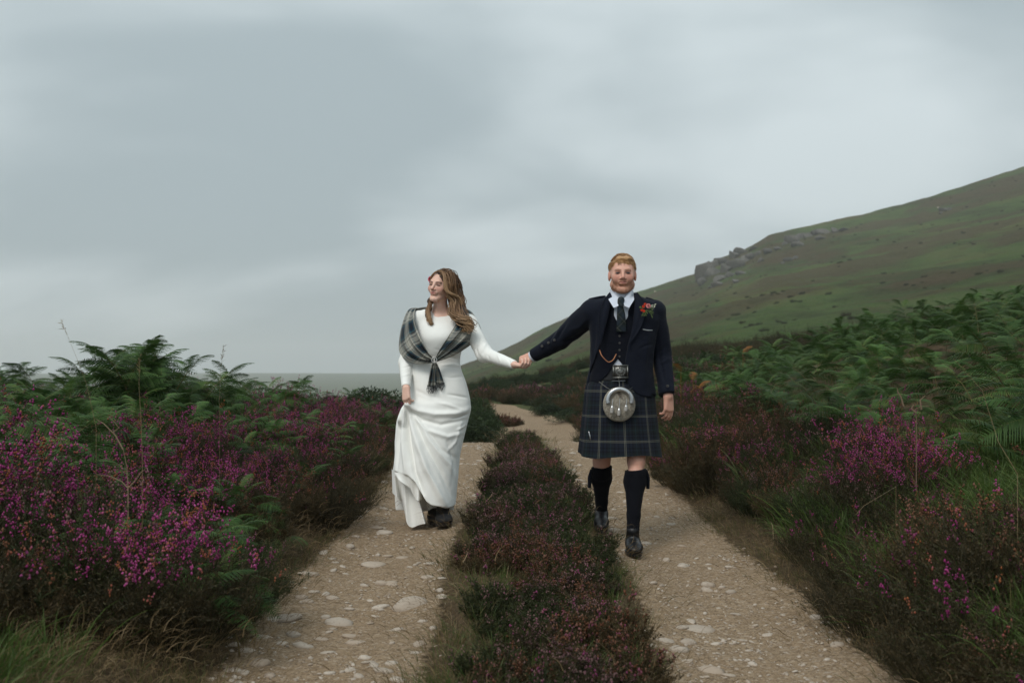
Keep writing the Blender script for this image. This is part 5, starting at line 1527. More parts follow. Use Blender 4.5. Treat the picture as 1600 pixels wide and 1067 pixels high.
# epaulettes, sleeve buttons, chest bar
for a, b in (((946, 461.5, 6.06), (920, 465.5, 6.08)), ((1009, 464, 6.06), (1030, 471, 6.08))):
    mb = MB(); A, B = W(*a), W(*b); mb_p = [A + (B - A) * t + np.array((0, -.01, -.007 - .004 * t * t)) for t in (0, .3, .6, 1)]
    tube_mb(mb, mb_p, [.007, .009, .009, .008], 6); gr.mb('epaulette', mb, M['navy'], parent=jk)
for px, py, Y_0 in ((866.5, 531.5, 6.205), (857, 535.5, 6.235), (847, 541, 6.265)):
    mb = MB(); disc_mb(mb, W(px, py, Y_0 - .012), (-.2, -1, .1), .0085, .006); gr.mb('cuff_button', mb, M['button'], parent=jk)
for py in (603,):
    mb = MB(); disc_mb(mb, W(1043, py, 5.955), (0, -1, 0), .0085, .006); gr.mb('cuff_button', mb, M['button'], parent=jk)
mb = MB(); tube_mb(mb, [W(1004.5, 514.5, 5.937), W(1012, 516, 5.937), W(1019.5, 516, 5.945)], [.0022, .0036, .0022], 6); gr.mb('pocket_bar', mb, M['silver'], parent=jk)
# shirt cuff at the raised wrist
S = SDF(*axes_round(RH_w, (.09, .09, .09), .003)); S.cone(RH_e, RH_w + dR * .010, .050, .037, 0)
sl = S.box(RH_w - .09, RH_w + .09); X, Y, Z = S.grid(sl); dd = (X - RH_w[0]) * dR[0] + (Y - RH_w[1]) * dR[1] + (Z - RH_w[2]) * dR[2]
S.comb(sl, -(dd - .016), 0, 'sub'); S.comb(sl, (dd + .03), 0, 'sub')
gr.sdf('shirt_cuff', S, M['shirt'])
# watch chain
mb = MB(); C_ = cat([W(*q) for q in ((937, 547, 5.935), (940, 555, 5.925), (947, 563, 5.92), (952, 565.5, 5.92), (958, 562, 5.92), (963, 553, 5.93))], 30)
for k in range(29):
    a_, b_ = C_[k], C_[k + 1]; tube_mb(mb, [a_ - (b_ - a_) * .1, (a_ + b_) / 2, b_ + (b_ - a_) * .1], [.0014, .0036, .0014], 5)
gr.mb('watch_chain', mb, M['copper'])
# kilt
KT = np.array([(570, 930, 1008, 5.985, 6.19), (590, 924, 1013, 5.975, 6.20), (602, 916.5, 1019.5, 5.950, 6.21), (610, 915, 1021.5, 5.945, 6.22), (640, 912.5, 1024, 5.93, 6.24), (670, 910, 1027, 5.915, 6.26), (700, 907.5, 1030.5, 5.90, 6.285), (713.5, 906, 1032.5, 5.893, 6.295)])
nz, na = 44, 360; G = np.zeros((nz, na, 3)); U = np.zeros((nz, na, 2))
th = np.linspace(0, 2 * np.pi, na)     # 0 = front, grows to image right
for k in range(nz):
    t = k / (nz - 1); py = 570 + 143.5 * t
    a, b, yf, yb = [np.interp(py, KT[:, 0], KT[:, i]) for i in (1, 2, 3, 4)]
    Yc = (yf + yb) / 2; xl, xr = W(a, 0, Yc)[0], W(b, 0, Yc)[0]; cx, hx, hy = (xl + xr) / 2, (xr - xl) / 2, (yb - yf) / 2
    s_, c_ = np.sin(th), -np.cos(th); e_ = 2 / 2.5
    x = cx + hx * np.sign(s_) * np.abs(s_) ** e_; y = Yc + hy * np.sign(c_) * np.abs(c_) ** e_
    fr_ = np.clip((np.abs(((th + np.pi) % (2 * np.pi)) - np.pi) - 1.15) / .25, 0, 1)       # pleats everywhere but the apron
    saw = ((th * 26 / (2 * np.pi)) % 1.0); pl = (saw - .5) * .020 * fr_ * (.25 + .75 * t)
    ap = .006 * np.sin(th * 5 + 1) * t * (1 - fr_) + .004 * np.sin(th * 11 + t * 2) * t
    rx, ry = s_, c_; nn = np.hypot(rx, ry)
    x = x + rx / nn * (pl + ap); y = y + ry / nn * (pl + ap)
    z = W(0, py, 5.95)[2] + .010 * np.sin(th * 3 + .5) * t ** 3 + (.008 * (saw - .5) * fr_) * t ** 4
    G[k, :, 0], G[k, :, 1], G[k, :, 2] = x, y, z
arc = np.concatenate([[0], np.cumsum(np.hypot(np.diff(G[-14, :, 0]), np.diff(G[-14, :, 1])))])
k975 = W(975.5, 0, 5.91)[0]; fi = np.argmin(np.where(G[-14, :, 1] < 6.0, np.abs(G[-14, :, 0] - k975), 9))
for k in range(nz):
    U[k, :, 0] = np.where(np.arange(na) > na // 2, arc - arc[-1], arc) - arc[fi] + (.0105 - .150 * .25 * 0); U[k, :, 1] = G[k, :, 2] - W(0, 690, 5.92)[2] + .0105
# tartan is folded into the pleats, so the sett stays in step round the body
V, Fq = loftsheet(G[:, ::-1]); 
kilt = gr.add('kilt', V, Fq, M['tartan_kilt'], uv=U[:, ::-1].reshape(-1, 2))
# kilt pin
mb = MB(); tube_mb(mb, [W(920, 674, 5.945), W(921.5, 680, 5.935), W(923, 687, 5.94)], [.0025, .004, .0025], 6); gr.mb('kilt_pin', mb, M['silver'], parent=kilt)
# belt and buckle
mb = MB(); S = SDF(rng_ax((.38, .92, .006)), np.arange(5.88, 6.24, .006), np.arange(1.04, 1.18, .004))
S.loft([row(573, 921, 1016, 5.952, 6.2), row(595, 918, 1018, 5.944, 6.21)], .018, k=0); gr.sdf('belt', S, M['leather'])
mb = MB(); c_ = W(969.5, 580.5, 5.935); box_mb(mb, c_, (.046, .004, .040))
for dz in (-1, 1): box_mb(mb, c_ + np.array((0, -.005, dz * .036)), (.046, .003, .0035)); box_mb(mb, c_ + np.array((dz * .042, -.005, 0)), (.0035, .003, .033))
buckle = gr.mb('belt_buckle', mb, M['pewter'], False)
mb = MB()
for k in range(14):
    a_ = k * 2 * math.pi / 14; disc_mb(mb, c_ + np.array((math.cos(a_) * .026, -.004, math.sin(a_) * .021)), (0, -1, 0), .005, .004, 8)
disc_mb(mb, c_ + np.array((0, -.004, 0)), (0, -1, 0), .013, .006, 10); gr.mb('buckle_knotwork', mb, M['pewter'], parent=buckle)
# sporran
sc_ = W(968, 630, 5.875)
S = SDF(*axes_round(sc_ + np.array((0, .01, -.005)), (.115, .05, .13), .003))
S.ell(sc_ + np.array((0, .018, -.012)), (.096, .028, .098), .01); S.ell(sc_ + np.array((0, .010, .018)), (.083, .026, .078), .02)
S.ell(sc_ + np.array((0, -.012, .004)), (.066, .012, .066), .004, 'sub'); S.ell(sc_ + np.array((0, .002, .004)), (.062, .012, .064), .006)
V, Fq = S.mesh(); V = wrinkle(V, Fq, .002, (90, 60, 60), 13)
spn = gr.add('sporran', V, Fq, M['fur'])
G = []
for a_ in np.linspace(R(-8), R(188), 26):
    ca, sa = math.cos(a_), math.sin(a_); G.append([sc_ + np.array((ca * r0 * .98, -.020 + dy_, .012 + sa * r0)) for r0, dy_ in ((.082, .022), (.084, .002), (.080, -.002), (.062, -.002), (.058, .002), (.058, .022))])
V, Fq = loftsheet(np.array(G)); ct = gr.add('cantle', V, Fq, M['silver'], parent=spn, smooth=False)
for a_ in (R(40), R(90), R(140)):
    mb = MB(); disc_mb(mb, sc_ + np.array((math.cos(a_) * .070, -.022, .012 + math.sin(a_) * .071)), (0, -1, 0), .006, .006, 8); gr.mb('stud', mb, M['silver'], parent=spn)
for px, p0, p1, p2 in ((957, 623, 634, 645), (968, 622, 638, 649), (979, 623, 633, 642)):
    mb = MB(); a_, b_, c_ = W(px + .5, p0, 5.855), W(px - .5, p1, 5.848), W(px - 1.2, p2, 5.846)
    tube_mb(mb, [a_, b_], .0016, 5); tube_mb(mb, [b_, b_ + (c_ - b_) * .22], [.005, .0085], 8)
    gr.mb('tassel_bell', mb, M['silver'], parent=spn)
    mb = MB(); tube_mb(mb, [b_ + (c_ - b_) * .2, b_ + (c_ - b_) * .55, c_], [.008, .011, .0095], 8, .5); gr.mb('tassel', mb, M['tassel'], parent=spn)
mb = MB(); tube_mb(mb, [W(*q) for q in ((936, 596, 5.966), (942, 601, 5.955), (949, 606, 5.940), (956, 610, 5.915))], .0014, 5); tube_mb(mb, [W(*q) for q in ((990, 604, 5.945), (987, 606, 5.940), (984, 608, 5.930), (979, 611, 5.905))], .0014, 5)
tube_mb(mb, [W(967, 592, 5.925), W(968, 600, 5.89), W(968, 606, 5.875)], .0022, 5); gr.mb('sporran_chain', mb, M['pewter'], parent=spn)
# socks
for K_, A_0, tp_, sgn in ((KL, AL, 729, -1), (KR, AR, 733, 1)):
    S = SDF(*[np.arange(a, b, .0045) for a, b in zip(np.minimum(K_, A_0) - .10, np.maximum(K_, A_0) + .10)])
    d_ = A_0 - K_; top = K_ + d_ * .08; calf = K_ + d_ * .30 + np.array((0, .015, 0)); low = K_ + d_ * .78
    S.cone(top, calf, .058, .062, .02); S.cone(calf, low, .061, .037, .03); S.cone(low, A_0, .037, .037, .02)
    S.cone(K_ + d_ * .08, K_ + d_ * .20, .064, .064, .004)
    zt_ = W(0, tp_, K_[1])[2]; sl = (slice(None),) * 3; X, Y, Z = S.grid(sl); S.comb(sl, -(Z - zt_ - (X - K_[0]) * .1 + 0 * Y), .003, 'sub')
    V, Fq = S.mesh()
    ang = np.arctan2(V[:, 1] - np.interp(V[:, 2], [A_0[2], K_[2]], [A_0[1], K_[1]]), V[:, 0] - np.interp(V[:, 2], [A_0[2], K_[2]], [A_0[0], K_[0]]))
    V = V + vnormals(V, Fq) * (.0012 * np.sin(ang * 34))[:, None]
    sk = gr.add('sock', V, Fq, M['sock'])
    mb = MB(); c_ = top + np.array((sgn * .062, .01, -.02)); tube_mb(mb, [c_, c_ + np.array((sgn * .010, 0, -.05)), c_ + np.array((sgn * .012, .004, -.115))], [.008, .014, .010], 4)
    gr.mb('garter_flash', mb, M['navy_vest'], False, parent=sk)
# shoes
def shoe(P, ankle, toe, heel_z, toe_z, w_, mat, name='shoe', h_=.075, laces=True):
    S = SDF(*[np.arange(a, b, .004) for a, b in zip(np.minimum(ankle, toe) - .10, np.maximum(ankle, toe) + .10)])
    h_g = np.array((ankle[0], ankle[1] + .045, heel_z)); t_g = np.array((toe[0], toe[1], toe_z)); f_ = t_g - h_g
    S.cone(h_g + (0, 0, .035), h_g + f_ * .35 + (0, 0, .045), .036, .040, .02, sc=(w_, 1, .9)); S.cone(h_g + f_ * .35 + (0, 0, .045), h_g + f_ * .68 + (0, 0, .034), .042, .040, .02, sc=(w_ * 1.05, 1, .85))
    S.cone(h_g + f_ * .66 + (0, 0, .034), h_g + f_ * .88 + (0, 0, .027), .043, .036, .02, sc=(w_ * 1.06, 1, .72))
    S.cone(h_g + (0, -.02, .05), ankle + np.array((0, 0, .0)), .040, .038 if laces else .046, .02)
    V, Fq = S.mesh(); so = P.add(name, V, Fq, M[mat])
    # sole follows the foot
    n_ = 40; a = np.linspace(0, 2 * np.pi, n_, endpoint=False); u = .5 - .5 * np.cos(a); sd_ = np.sin(a)
    ww = (.040 + .008 * np.sin(u * np.pi)) * w_ * 1.04 * np.abs(sd_) ** .6 * np.sign(sd_); base = h_g + f_ * (u * 1.16 - .13)[:, None]
    lat = unit(np.array([[-f_[1], f_[0], 0]]))[0]; rim = base + lat * ww[:, None]
    up = np.array((0, 0, .014)); Vs = np.vstack([rim - up * .45, rim + up * .75, [base.mean(0) - up * .45], [base.mean(0) + up * .75]])
    Fs4 = [[k, (k + 1) % n_, (k + 1) % n_ + n_, k + n_] for k in range(n_)]; Ft = [[(k + 1) % n_, k, 2 * n_] for k in range(n_)] + [[k + n_, (k + 1) % n_ + n_, 2 * n_ + 1] for k in range(n_)]
    mb = MB(); mb.add(Vs, Fs4); mb.add(Vs, Ft); P.mb('sole', mb, M['leather'], False, parent=so)
    if laces:
        mb = MB()
        for k in range(4):
            c_ = h_g + f_ * (.36 + .085 * k) + np.array((0, 0, .082 - .0085 * k)); tube_mb(mb, [c_ + lat * .020 + (0, 0, -.006), c_ + (0, 0, .003), c_ - lat * .020 + (0, 0, -.006)], .0024, 5)
        P.mb('lace', mb, M['sock'], parent=so)
    return so
gz = lambda x, y: float(H(x, y, False))
t_ = W(989, 862, 5.70); shoe(gr, AR, np.array((AR[0] + .000, AR[1] - .135, 0)), gz(AR[0], AR[1]) + .020, gz(AR[0], AR[1] - .14) + .022, 1.0, 'leather')
shoe(gr, AL, np.array((AL[0] - .012, AL[1] - .15, 0)), gz(AL[0], AL[1]) + .085, gz(AL[0], AL[1] - .14) + .022, .95, 'leather')
# buttonhole flowers: their own thing, pinned to the lapel
bq = empty('buttonhole_bouquet', W(1012, 484, 5.925)); bl = np.array(bq.location)
tag(bq, 'small red and pink flower spray pinned on the navy lapel', 'buttonhole')
def petals(c, n, r_, mat, name, seed, parent, origin, up=(0, -1, .3)):
    rr = np.random.default_rng(seed); mb = MB(); up = np.array(up) / np.linalg.norm(up)
    for ring in range(3):
        for k in range(n):
            a_ = k * 2 * math.pi / n + ring * .6; u_ = unit(np.cross(up, (0, 0, 1.0))[None])[0]; v_ = np.cross(up, u_); d_ = u_ * math.cos(a_) + v_ * math.sin(a_); s_ = np.cross(up, d_)
            op = (.95, .6, .25)[ring]; rl = r_ * (1, .8, .55)[ring]; b0 = c + up * .2 * r_ * ring
            G = [[b0 + d_ * rl * op * t + up * rl * (1.1 - op) * t + s_ * w_ * rl * .55 * math.sin(math.pi * min(t * .75 + .12, 1)) for w_ in (-1, 0, 1)] for t in (0, .4, .75, 1)]
            v2, f2 = loftsheet(np.array(G)); mb.add(v2 - origin, f2, rr.uniform())
    return link(name, mb.mesh(name, mat, True), parent)
petals(W(1013, 478, 5.905), 6, .0155, M['dying_rose'], 'rose', 1, bq, bl)
for px, py, k in ((1005.5, 479, 1), (1003, 484.5, 2), (1006, 486, 3), (1008, 475.5, 4)): petals(W(px, py, 5.91), 5, .0090, M['red_petal'], 'red_flower', k, bq, bl)
rr = np.random.default_rng(3)
for a, b in (((1012, 484), (1007, 494)), ((1012, 484), (1020, 489)), ((1013, 482), (1023, 480)), ((1014, 482), (1024, 475)), ((1012, 485), (1020, 495)), ((1008, 482), (1001, 481)), ((1011, 484), (1002, 493)), ((1012, 480), (1020, 484))):
    mb = MB(); A, B = W(*a, 5.915), W(*b, 5.91); tube_mb(mb, [A - bl, (A + B) / 2 - bl + (0, -.005, .002), B - bl], [.0015, .0012, .0008], 4, .3)
    n = 12; t_ = rr.uniform(.2, 1, n)[:, None]; V_, F_, A_2 = blades(A + (B - A) * t_ - bl, unit(rr.normal(size=(n, 3)) + unit((B - A)[None])), rr.uniform(.010, .018, n), .007, rr.uniform(0, 1, n), 0, rr); mb.add(V_, F_, A_2)
    link('sprig', mb.mesh('sprig', M['pale_petal'] if b[0] > 1021 else M['sprig'], False), bq)

# ------------------------------------------------------------------ bride
YB = 6.72
br = Person(*W(690, 815, 6.66)[:2], 'bride in white dress and tartan shawl lifting her skirt on the left rut')
BSK = (.80, .53, .42)
bf = frame(W(688, 448.5, 6.68), 27, 4, 7, .93)
EW = W(804, 570, 6.40); EE = W(757, 553, 6.62); ES = W(731, 506, YB)
DW = W(634.5, 606, 6.56); DE = W(634, 566, 6.72); DS = W(652, 500, YB)
S = SDF(rng_ax((W(622, 0, 6.6)[0], W(650, 0, 6.6)[0], .003), (W(650, 0, 6.6)[0], W(666, 0, 6.7)[0], .007), (W(666, 0, 6.7)[0], W(712, 0, 6.7)[0], .003), (W(712, 0, 6.7)[0], W(796, 0, 6.5)[0], .008), (W(796, 0, 6.42)[0], W(834, 0, 6.42)[0] + .02, .003)),
        rng_ax((6.30, 6.52, .003), (6.52, 6.56, .006), (6.56, 6.76, .003), (6.76, 6.95, .008)),
        rng_ax((.30, .86, .010), (.86, 1.04, .003), (1.04, 1.10, .008), (1.10, 1.22, .003), (1.22, 1.42, .009), (1.42, 1.84, .003)))
head_sdf(S, bf, False)
S.cone(fp(bf, (0, .015, -.07)), W(689, 491, 6.74), .046, .050, .02)
S.cone(W(689, 491, 6.74), W(689, 520, 6.74), .055, .10, .04)
S.loft([row(488, 668, 712, 6.69, 6.78, YB), row(500, 655, 728, 6.66, 6.80, YB), row(530, 656, 722, 6.62, 6.81, YB), row(565, 660, 716, 6.65, 6.8, YB), row(640, 655, 725, 6.62, 6.84, YB), row(720, 660, 715, 6.62, 6.84, YB)], k=.02)
for a, b, c in ((ES, EE, EW), (DS, DE, DW)): S.cone(a, b, .042, .034, .02); S.cone(b, c, .034, .023, .02)
# hand holding the skirt: back outwards, fingers closed downwards
hand_sdf(S, DW + np.array((.004, -.026, .0)), (.06, -.22, -1), (-.55, -.83, 0), -1, .86, (26, 32, 38, 44), (.80, .50, -.30), .02, 1.1, .2)
# hand in the groom's: fingers wrap over the edge of his palm
hand_sdf(S, EW + np.array((0, .0, .0)), W(822, 573, 6.335) - EW, (.12, -.35, -.92), -1, .88, (38, 46, 52, 56), (.9, .15, -.35), .01, 1.1, .05)
V, Fq = S.mesh(); q = finv(bf, V)
br.add('body', V, Fq, M['skin'], attr={'col': face_col(V, bf, BSK, False)})
eyes(br, bf, .45)
# dress: bodice, sleeves and skirt as one cloth body
DT = [row(486.5, 667, 711, 6.70, 6.80, YB), row(490, 658, 722, 6.685, 6.81, YB), row(497, 650, 732, 6.66, 6.82, YB), row(510, 648, 731, 6.60, 6.83, YB), row(528, 650, 727, 6.565, 6.83, YB), row(545, 650, 722, 6.585, 6.83, YB), row(563, 646, 719, 6.615, 6.83, YB), row(580, 644, 722, 6.60, 6.84, YB),
      row(600, 642, 729, 6.58, 6.86, YB), row(622, 638, 734, 6.565, 6.88, YB), row(631, 632, 735, 6.55, 6.89, YB), row(640, 626, 735.5, 6.545, 6.89, YB), row(660, 620, 731, 6.53, 6.89, YB), row(690, 619, 723.5, 6.50, 6.90, YB), row(720, 617, 718, 6.48, 6.91, YB), row(745, 614, 716, 6.47, 6.91, YB), row(770, 613, 714, 6.455, 6.90, YB), row(798, 613, 712, 6.44, 6.88, YB)]
S = SDF(np.arange(W(606, 0, YB)[0], W(812, 0, 6.45)[0], .0055), np.arange(6.32, 6.96, .006), np.arange(.17, 1.54, .0055))
S.loft(DT, 0, n=2.15, k=0)
S.cone(ES + np.array((-.05, 0, .005)), ES, .062, .060, .04); S.cone(ES, EE, .060, .052, .03); S.cone(EE, EW + (EE - EW) * .04, .049, .030, .03)
S.cone(DS + np.array((.05, 0, .005)), DS, .062, .058, .04); S.cone(DS, DE, .058, .048, .02); S.cone(DE, DW + (DE - DW) * .06, .046, .031, .02)
dE = unit((EW - EE)[None])[0]; dD = unit((DW - DE)[None])[0]
for c_, d_ in ((EW - dE * .002, dE), (DW + np.array((0, 0, .010)), dD)):
    sl = S.box(c_ - .055, c_ + .055); X, Y, Z = S.grid(sl); dd = (X - c_[0]) * d_[0] + (Y - c_[1]) * d_[1] + (Z - c_[2]) * d_[2]
    if c_ is not None and d_[2] < -.8:
        m_ = dd + 0 * X; m_ = np.where(np.abs(Z - c_[2]) < .035, m_, -1); S.comb(sl, -np.maximum(m_, -1.), .0, 'sub') if False else None
    else: S.comb(sl, -dd, .003, 'sub')
# hollow for the hand on the skirt and the raised front hem
S.cone(W(638, 628, 6.55), W(629, 655, 6.59), .014, .030, .045); S.cone(W(641, 627, 6.55), W(668, 647, 6.60), .014, .050, .05)
S.poly(PX([(560, 737), (617, 737), (638, 741), (650, 751), (660, 768), (668, 781), (676, 787), (688, 789.5), (700, 793), (712, 791), (740, 788), (740, 860), (560, 860)], 6.55), 6.2, 6.75, k=.004)
S.ell(W(689.0, 481.5, 6.69), (.105, .13, .0245), .006, 'sub')
V, Fq = S.mesh(); n_ = vnormals(V, Fq)
FL = [([(636, 630), (655, 641), (680, 647), (710, 646), (734, 640)], .020, .018), ([(640, 640), (660, 655), (690, 663), (728, 656)], -.014, .013), ([(645, 650), (670, 672), (700, 682), (724, 676)], .012, .014),
      ([(636, 634), (650, 680), (668, 730), (690, 775), (698, 790)], .030, .020), ([(634, 634), (640, 690), (650, 735), (664, 768)], -.034, .015), ([(632, 634), (632, 690), (636, 738)], .026, .015),
      ([(628, 634), (622, 680), (620, 735)], -.022, .011), ([(640, 636), (664, 690), (690, 735), (706, 775)], -.018, .015), ([(642, 638), (675, 690), (702, 725), (713, 750)], .012, .015), ([(650, 645), (690, 700), (716, 718)], -.008, .012),
      ([(626, 640), (617, 690), (616, 730)], .016, .010), ([(700, 690), (710, 720), (706, 760)], -.010, .012), ([(720, 660), (712, 690), (700, 705)], .007, .010), ([(730, 648), (718, 652), (706, 654)], -.008, .007), ([(732, 660), (722, 668), (712, 672)], .007, .007),
      ([(720, 640), (700, 632), (680, 628)], .006, .010), ([(730, 622), (712, 618), (698, 616)], -.006, .008), ([(650, 610), (668, 618), (690, 622)], -.005, .012),
      ([(648, 558), (662, 556), (676, 557)], -.006, .007), ([(718, 562), (706, 558), (692, 557)], -.006, .007), ([(722, 572), (704, 570), (688, 571)], .006, .008), ([(724, 588), (706, 590), (690, 588)], -.004, .008),
      ([(750, 530), (744, 545), (748, 560)], -.008, .008), ([(758, 538), (752, 552), (757, 563)], .008, .008), ([(766, 546), (762, 556), (766, 566)], -.006, .007), ([(776, 550), (780, 560), (784, 570)], .005, .007), ([(790, 558), (796, 564), (798, 574)], -.005, .006),
      ([(628, 575), (636, 573), (644, 570)], -.005, .006), ([(627, 588), (634, 586), (642, 583)], .004, .006), ([(680, 545), (700, 552), (716, 548)], -.004, .008)]
V = folds(V, n_, FL, 6.58)
V = wrinkle(V, Fq, .005, (9, 9, 7), 17, 3)
dress = br.add('dress', V, Fq, M['white'])
# trailing lower layer of the skirt, hanging from the lifted side
top_ = cat([W(*q) for q in ((612, 733, 6.66), (618, 736, 6.60), (628, 735, 6.62), (640, 738, 6.58), (652, 745, 6.62), (664, 762, 6.66))], 90)
bot_ = cat([W(*q) for q in ((612.5, 768, 6.70), (622, 777, 6.62), (628, 790, 6.70), (634, 806, 6.62), (641, 823, 6.56), (652, 821, 6.62), (666, 818, 6.56), (662, 812, 6.66), (655, 803, 6.62), (668, 800, 6.70))], 90)
n_v = 34; G = np.zeros((n_v, 90, 3)); u_ = np.linspace(0, 1, 90)
for k in range(n_v):
    t = k / (n_v - 1); G[k] = top_ * (1 - t) + bot_ * t
    ph = u_ * 3.6 * 2 * np.pi + t * 1.1
    fold = .6 * np.sin(ph) + .22 * np.sin(2 * ph + .7)
    G[k, :, 1] -= fold * (.036 * (.15 + .85 * t)); G[k, :, 0] += .006 * np.sin(ph + 1) * t
    G[k, :, 2] -= .006 * np.sin(u_ * 17 + 1) * t
V, Fq = loftsheet(G); V2 = V + np.array((0, .004, 0))
mb = MB(); br.add('lower_skirt', np.vstack([V, V2]), np.vstack([Fq, Fq[:, ::-1] + len(V)]), M['white'], parent=dress)
# second, nearer cascade of the same layer
top2 = cat([W(*q) for q in ((614, 738, 6.56), (626, 738, 6.52), (640, 741, 6.50), (652, 752, 6.51), (658, 765, 6.53))], 60)
bot2 = cat([W(*q) for q in ((618, 742, 6.56), (634, 756, 6.50), (645, 768, 6.54), (650, 780, 6.50), (659, 778, 6.54))], 60)
G = np.zeros((16, 60, 3)); u_ = np.linspace(0, 1, 60)
for k in range(16):
    t = k / 15; G[k] = top2 * (1 - t) + bot2 * t; G[k, :, 1] -= .020 * t * np.sin(u_ * 16); G[k, :, 2] -= .010 * t * np.abs(np.sin(u_ * 8))
V, Fq = loftsheet(G); br.add('skirt_cascade', np.vstack([V, V + np.array((0, .003, 0))]), np.vstack([Fq, Fq[:, ::-1] + len(V)]), M['white'], parent=dress)
# row of covered buttons on the sleeve
for k in range(15):
    mb = MB(); py = 562 + k * 3.15; disc_mb(mb, W(624.2 + k * .30, py, 6.70 - k * .009), (-1, -.5, 0), .0042, .006, 8); br.mb('sleeve_button', mb, M['pearl'], parent=dress)
# shawl
def wing(I, O, bulge, ph, name):
    n, m = 60, 34; A = cat([W(*q) for q in I], n); B = cat([W(*q) for q in O], n); G = np.zeros((n, m, 3)); U = np.zeros((n, m, 2)); s = np.linspace(0, 1, n); v = np.linspace(0, 1, m)
    for k in range(n):
        C_ = A[k] * (1 - v[:, None]) + B[k] * v[:, None]; w = np.linalg.norm(B[k] - A[k])
        C_[:, 1] -= np.interp(s[k], [0, .5, .85, 1], bulge) * np.sin(np.pi * v) ** .8
        amp = .004 + .016 * sstep(.25, .9, s[k]) * min(1, w / .08)
        C_[:, 1] -= amp * np.sin(v * 2 * np.pi * 3.2 + ph + s[k] * 1.5) + amp * .5 * np.sin(v * 2 * np.pi * 6.1 + ph * 2)
        C_[:, 2] += .004 * np.sin(v * 14 + s[k] * 5); G[k] = C_
        U[k, :, 0] = s[k] * .62 + .03 * v; U[k, :, 1] = v * .36 + .04 * s[k]
    V, Fq = loftsheet(G); N_ = len(V); nn = vnormals(V, Fq); sg = np.sign((nn[:, 1]).mean()) ; V2 = V - nn * .003 * (-sg)
    UU = U.reshape(-1, 2)
    return br.add(name, np.vstack([V, V2]), np.vstack([Fq, Fq[:, ::-1] + N_]), M['tartan_shawl'], uv=np.vstack([UU, UU]))
sh = wing([(655, 482, 6.76), (649, 485, 6.68), (648, 500, 6.60), (656, 525, 6.54), (668, 547, 6.53), (677, 560, 6.53)],
     [(650, 481.5, 6.86), (637, 486, 6.84), (627, 512, 6.80), (623.5, 545, 6.76), (634, 562, 6.66), (655, 568, 6.58), (677, 566, 6.535)], [.02, .085, .03, .0], .4, 'shawl')
w2 = wing([(708, 483, 6.76), (714, 487, 6.68), (714, 503, 6.61), (702, 524, 6.54), (688, 545, 6.53), (680, 560, 6.53)],
     [(722, 481, 6.86), (738, 489, 6.84), (751, 512, 6.80), (750, 524, 6.73), (731, 541, 6.66), (706, 556, 6.59), (680, 566, 6.535)], [.02, .075, .03, .0], 1.9, 'shawl_wing'); w2.parent = sh
bk = wing([(650, 482, 6.80), (668, 480, 6.83), (690, 479, 6.84), (708, 481, 6.82), (718, 484, 6.79)], [(634, 500, 6.88), (655, 540, 6.90), (690, 560, 6.92), (725, 540, 6.90), (745, 505, 6.86)], [0, 0, 0, 0], 0, 'shawl_back'); bk.parent = sh
# hanging ends with fringe
for x0_, x1_, yb_, ph in ((668, 681, 604, 0), (677, 694, 600, 1.7)):
    G = np.zeros((24, 26, 3)); U = np.zeros((24, 26, 2))
    for k in range(24):
        t = k / 23; cx = 678.5; a = cx - 2.5 + (x0_ - cx + 2.5) * t ** .7; b = cx + 2.5 + (x1_ - cx - 2.5) * t ** .7; py = 566 + (yb_ - 566) * t
        for j in range(26):
            v = j / 25; G[k, j] = W(a + (b - a) * v, py, 6.525 + .03 * t + .012 * ph * .4) - np.array((0, (.004 + .007 * t) * math.sin(v * 14 + ph + t), 0)); U[k, j] = (v * .26 + ph, t * .17)
    V, Fq = loftsheet(G); UU = U.reshape(-1, 2); e = br.add('shawl_end', np.vstack([V, V + np.array((0, .003, 0))]), np.vstack([Fq, Fq[:, ::-1] + len(V)]), M['tartan_shawl'], uv=np.vstack([UU, UU])); e.parent = sh
    mb = MB(); rr = np.random.default_rng(int(x0_))
    for j in range(26):
        p0 = G[-1, j] + np.array((0, 0, .01)); L_ = rr.uniform(.035, .06); tube_mb(mb, [p0, p0 + np.array((rr.normal() * .004, 0, -L_ * .5)), p0 + np.array((rr.normal() * .008, 0, -L_))], [.0017, .0014, .0008], 4, rr.uniform())
    f_ = br.mb('fringe', mb, flat('fringe_wool_%d' % x0_, (.075, .08, .085), .9, .1, 0, .5)); f_.parent = sh
# ring brooch
mb = MB(); c_ = W(678.5, 562.5, 6.505); a = np.linspace(0, 2 * np.pi, 25)
tube_mb(mb, [c_ + np.array((math.cos(k) * .0165, -.002, math.sin(k) * .0165)) for k in a], .0042, 6, .5, cap=False)
rg = br.mb('brooch', mb, M['pearl'])
mb = MB()
for k in range(12): disc_mb(mb, c_ + np.array((math.cos(k * .5236) * .0165, -.004, math.sin(k * .5236) * .0165)), (0, -1, 0), .0038, .004, 6)
br.mb('brooch_bead', mb, M['silver'], parent=rg)
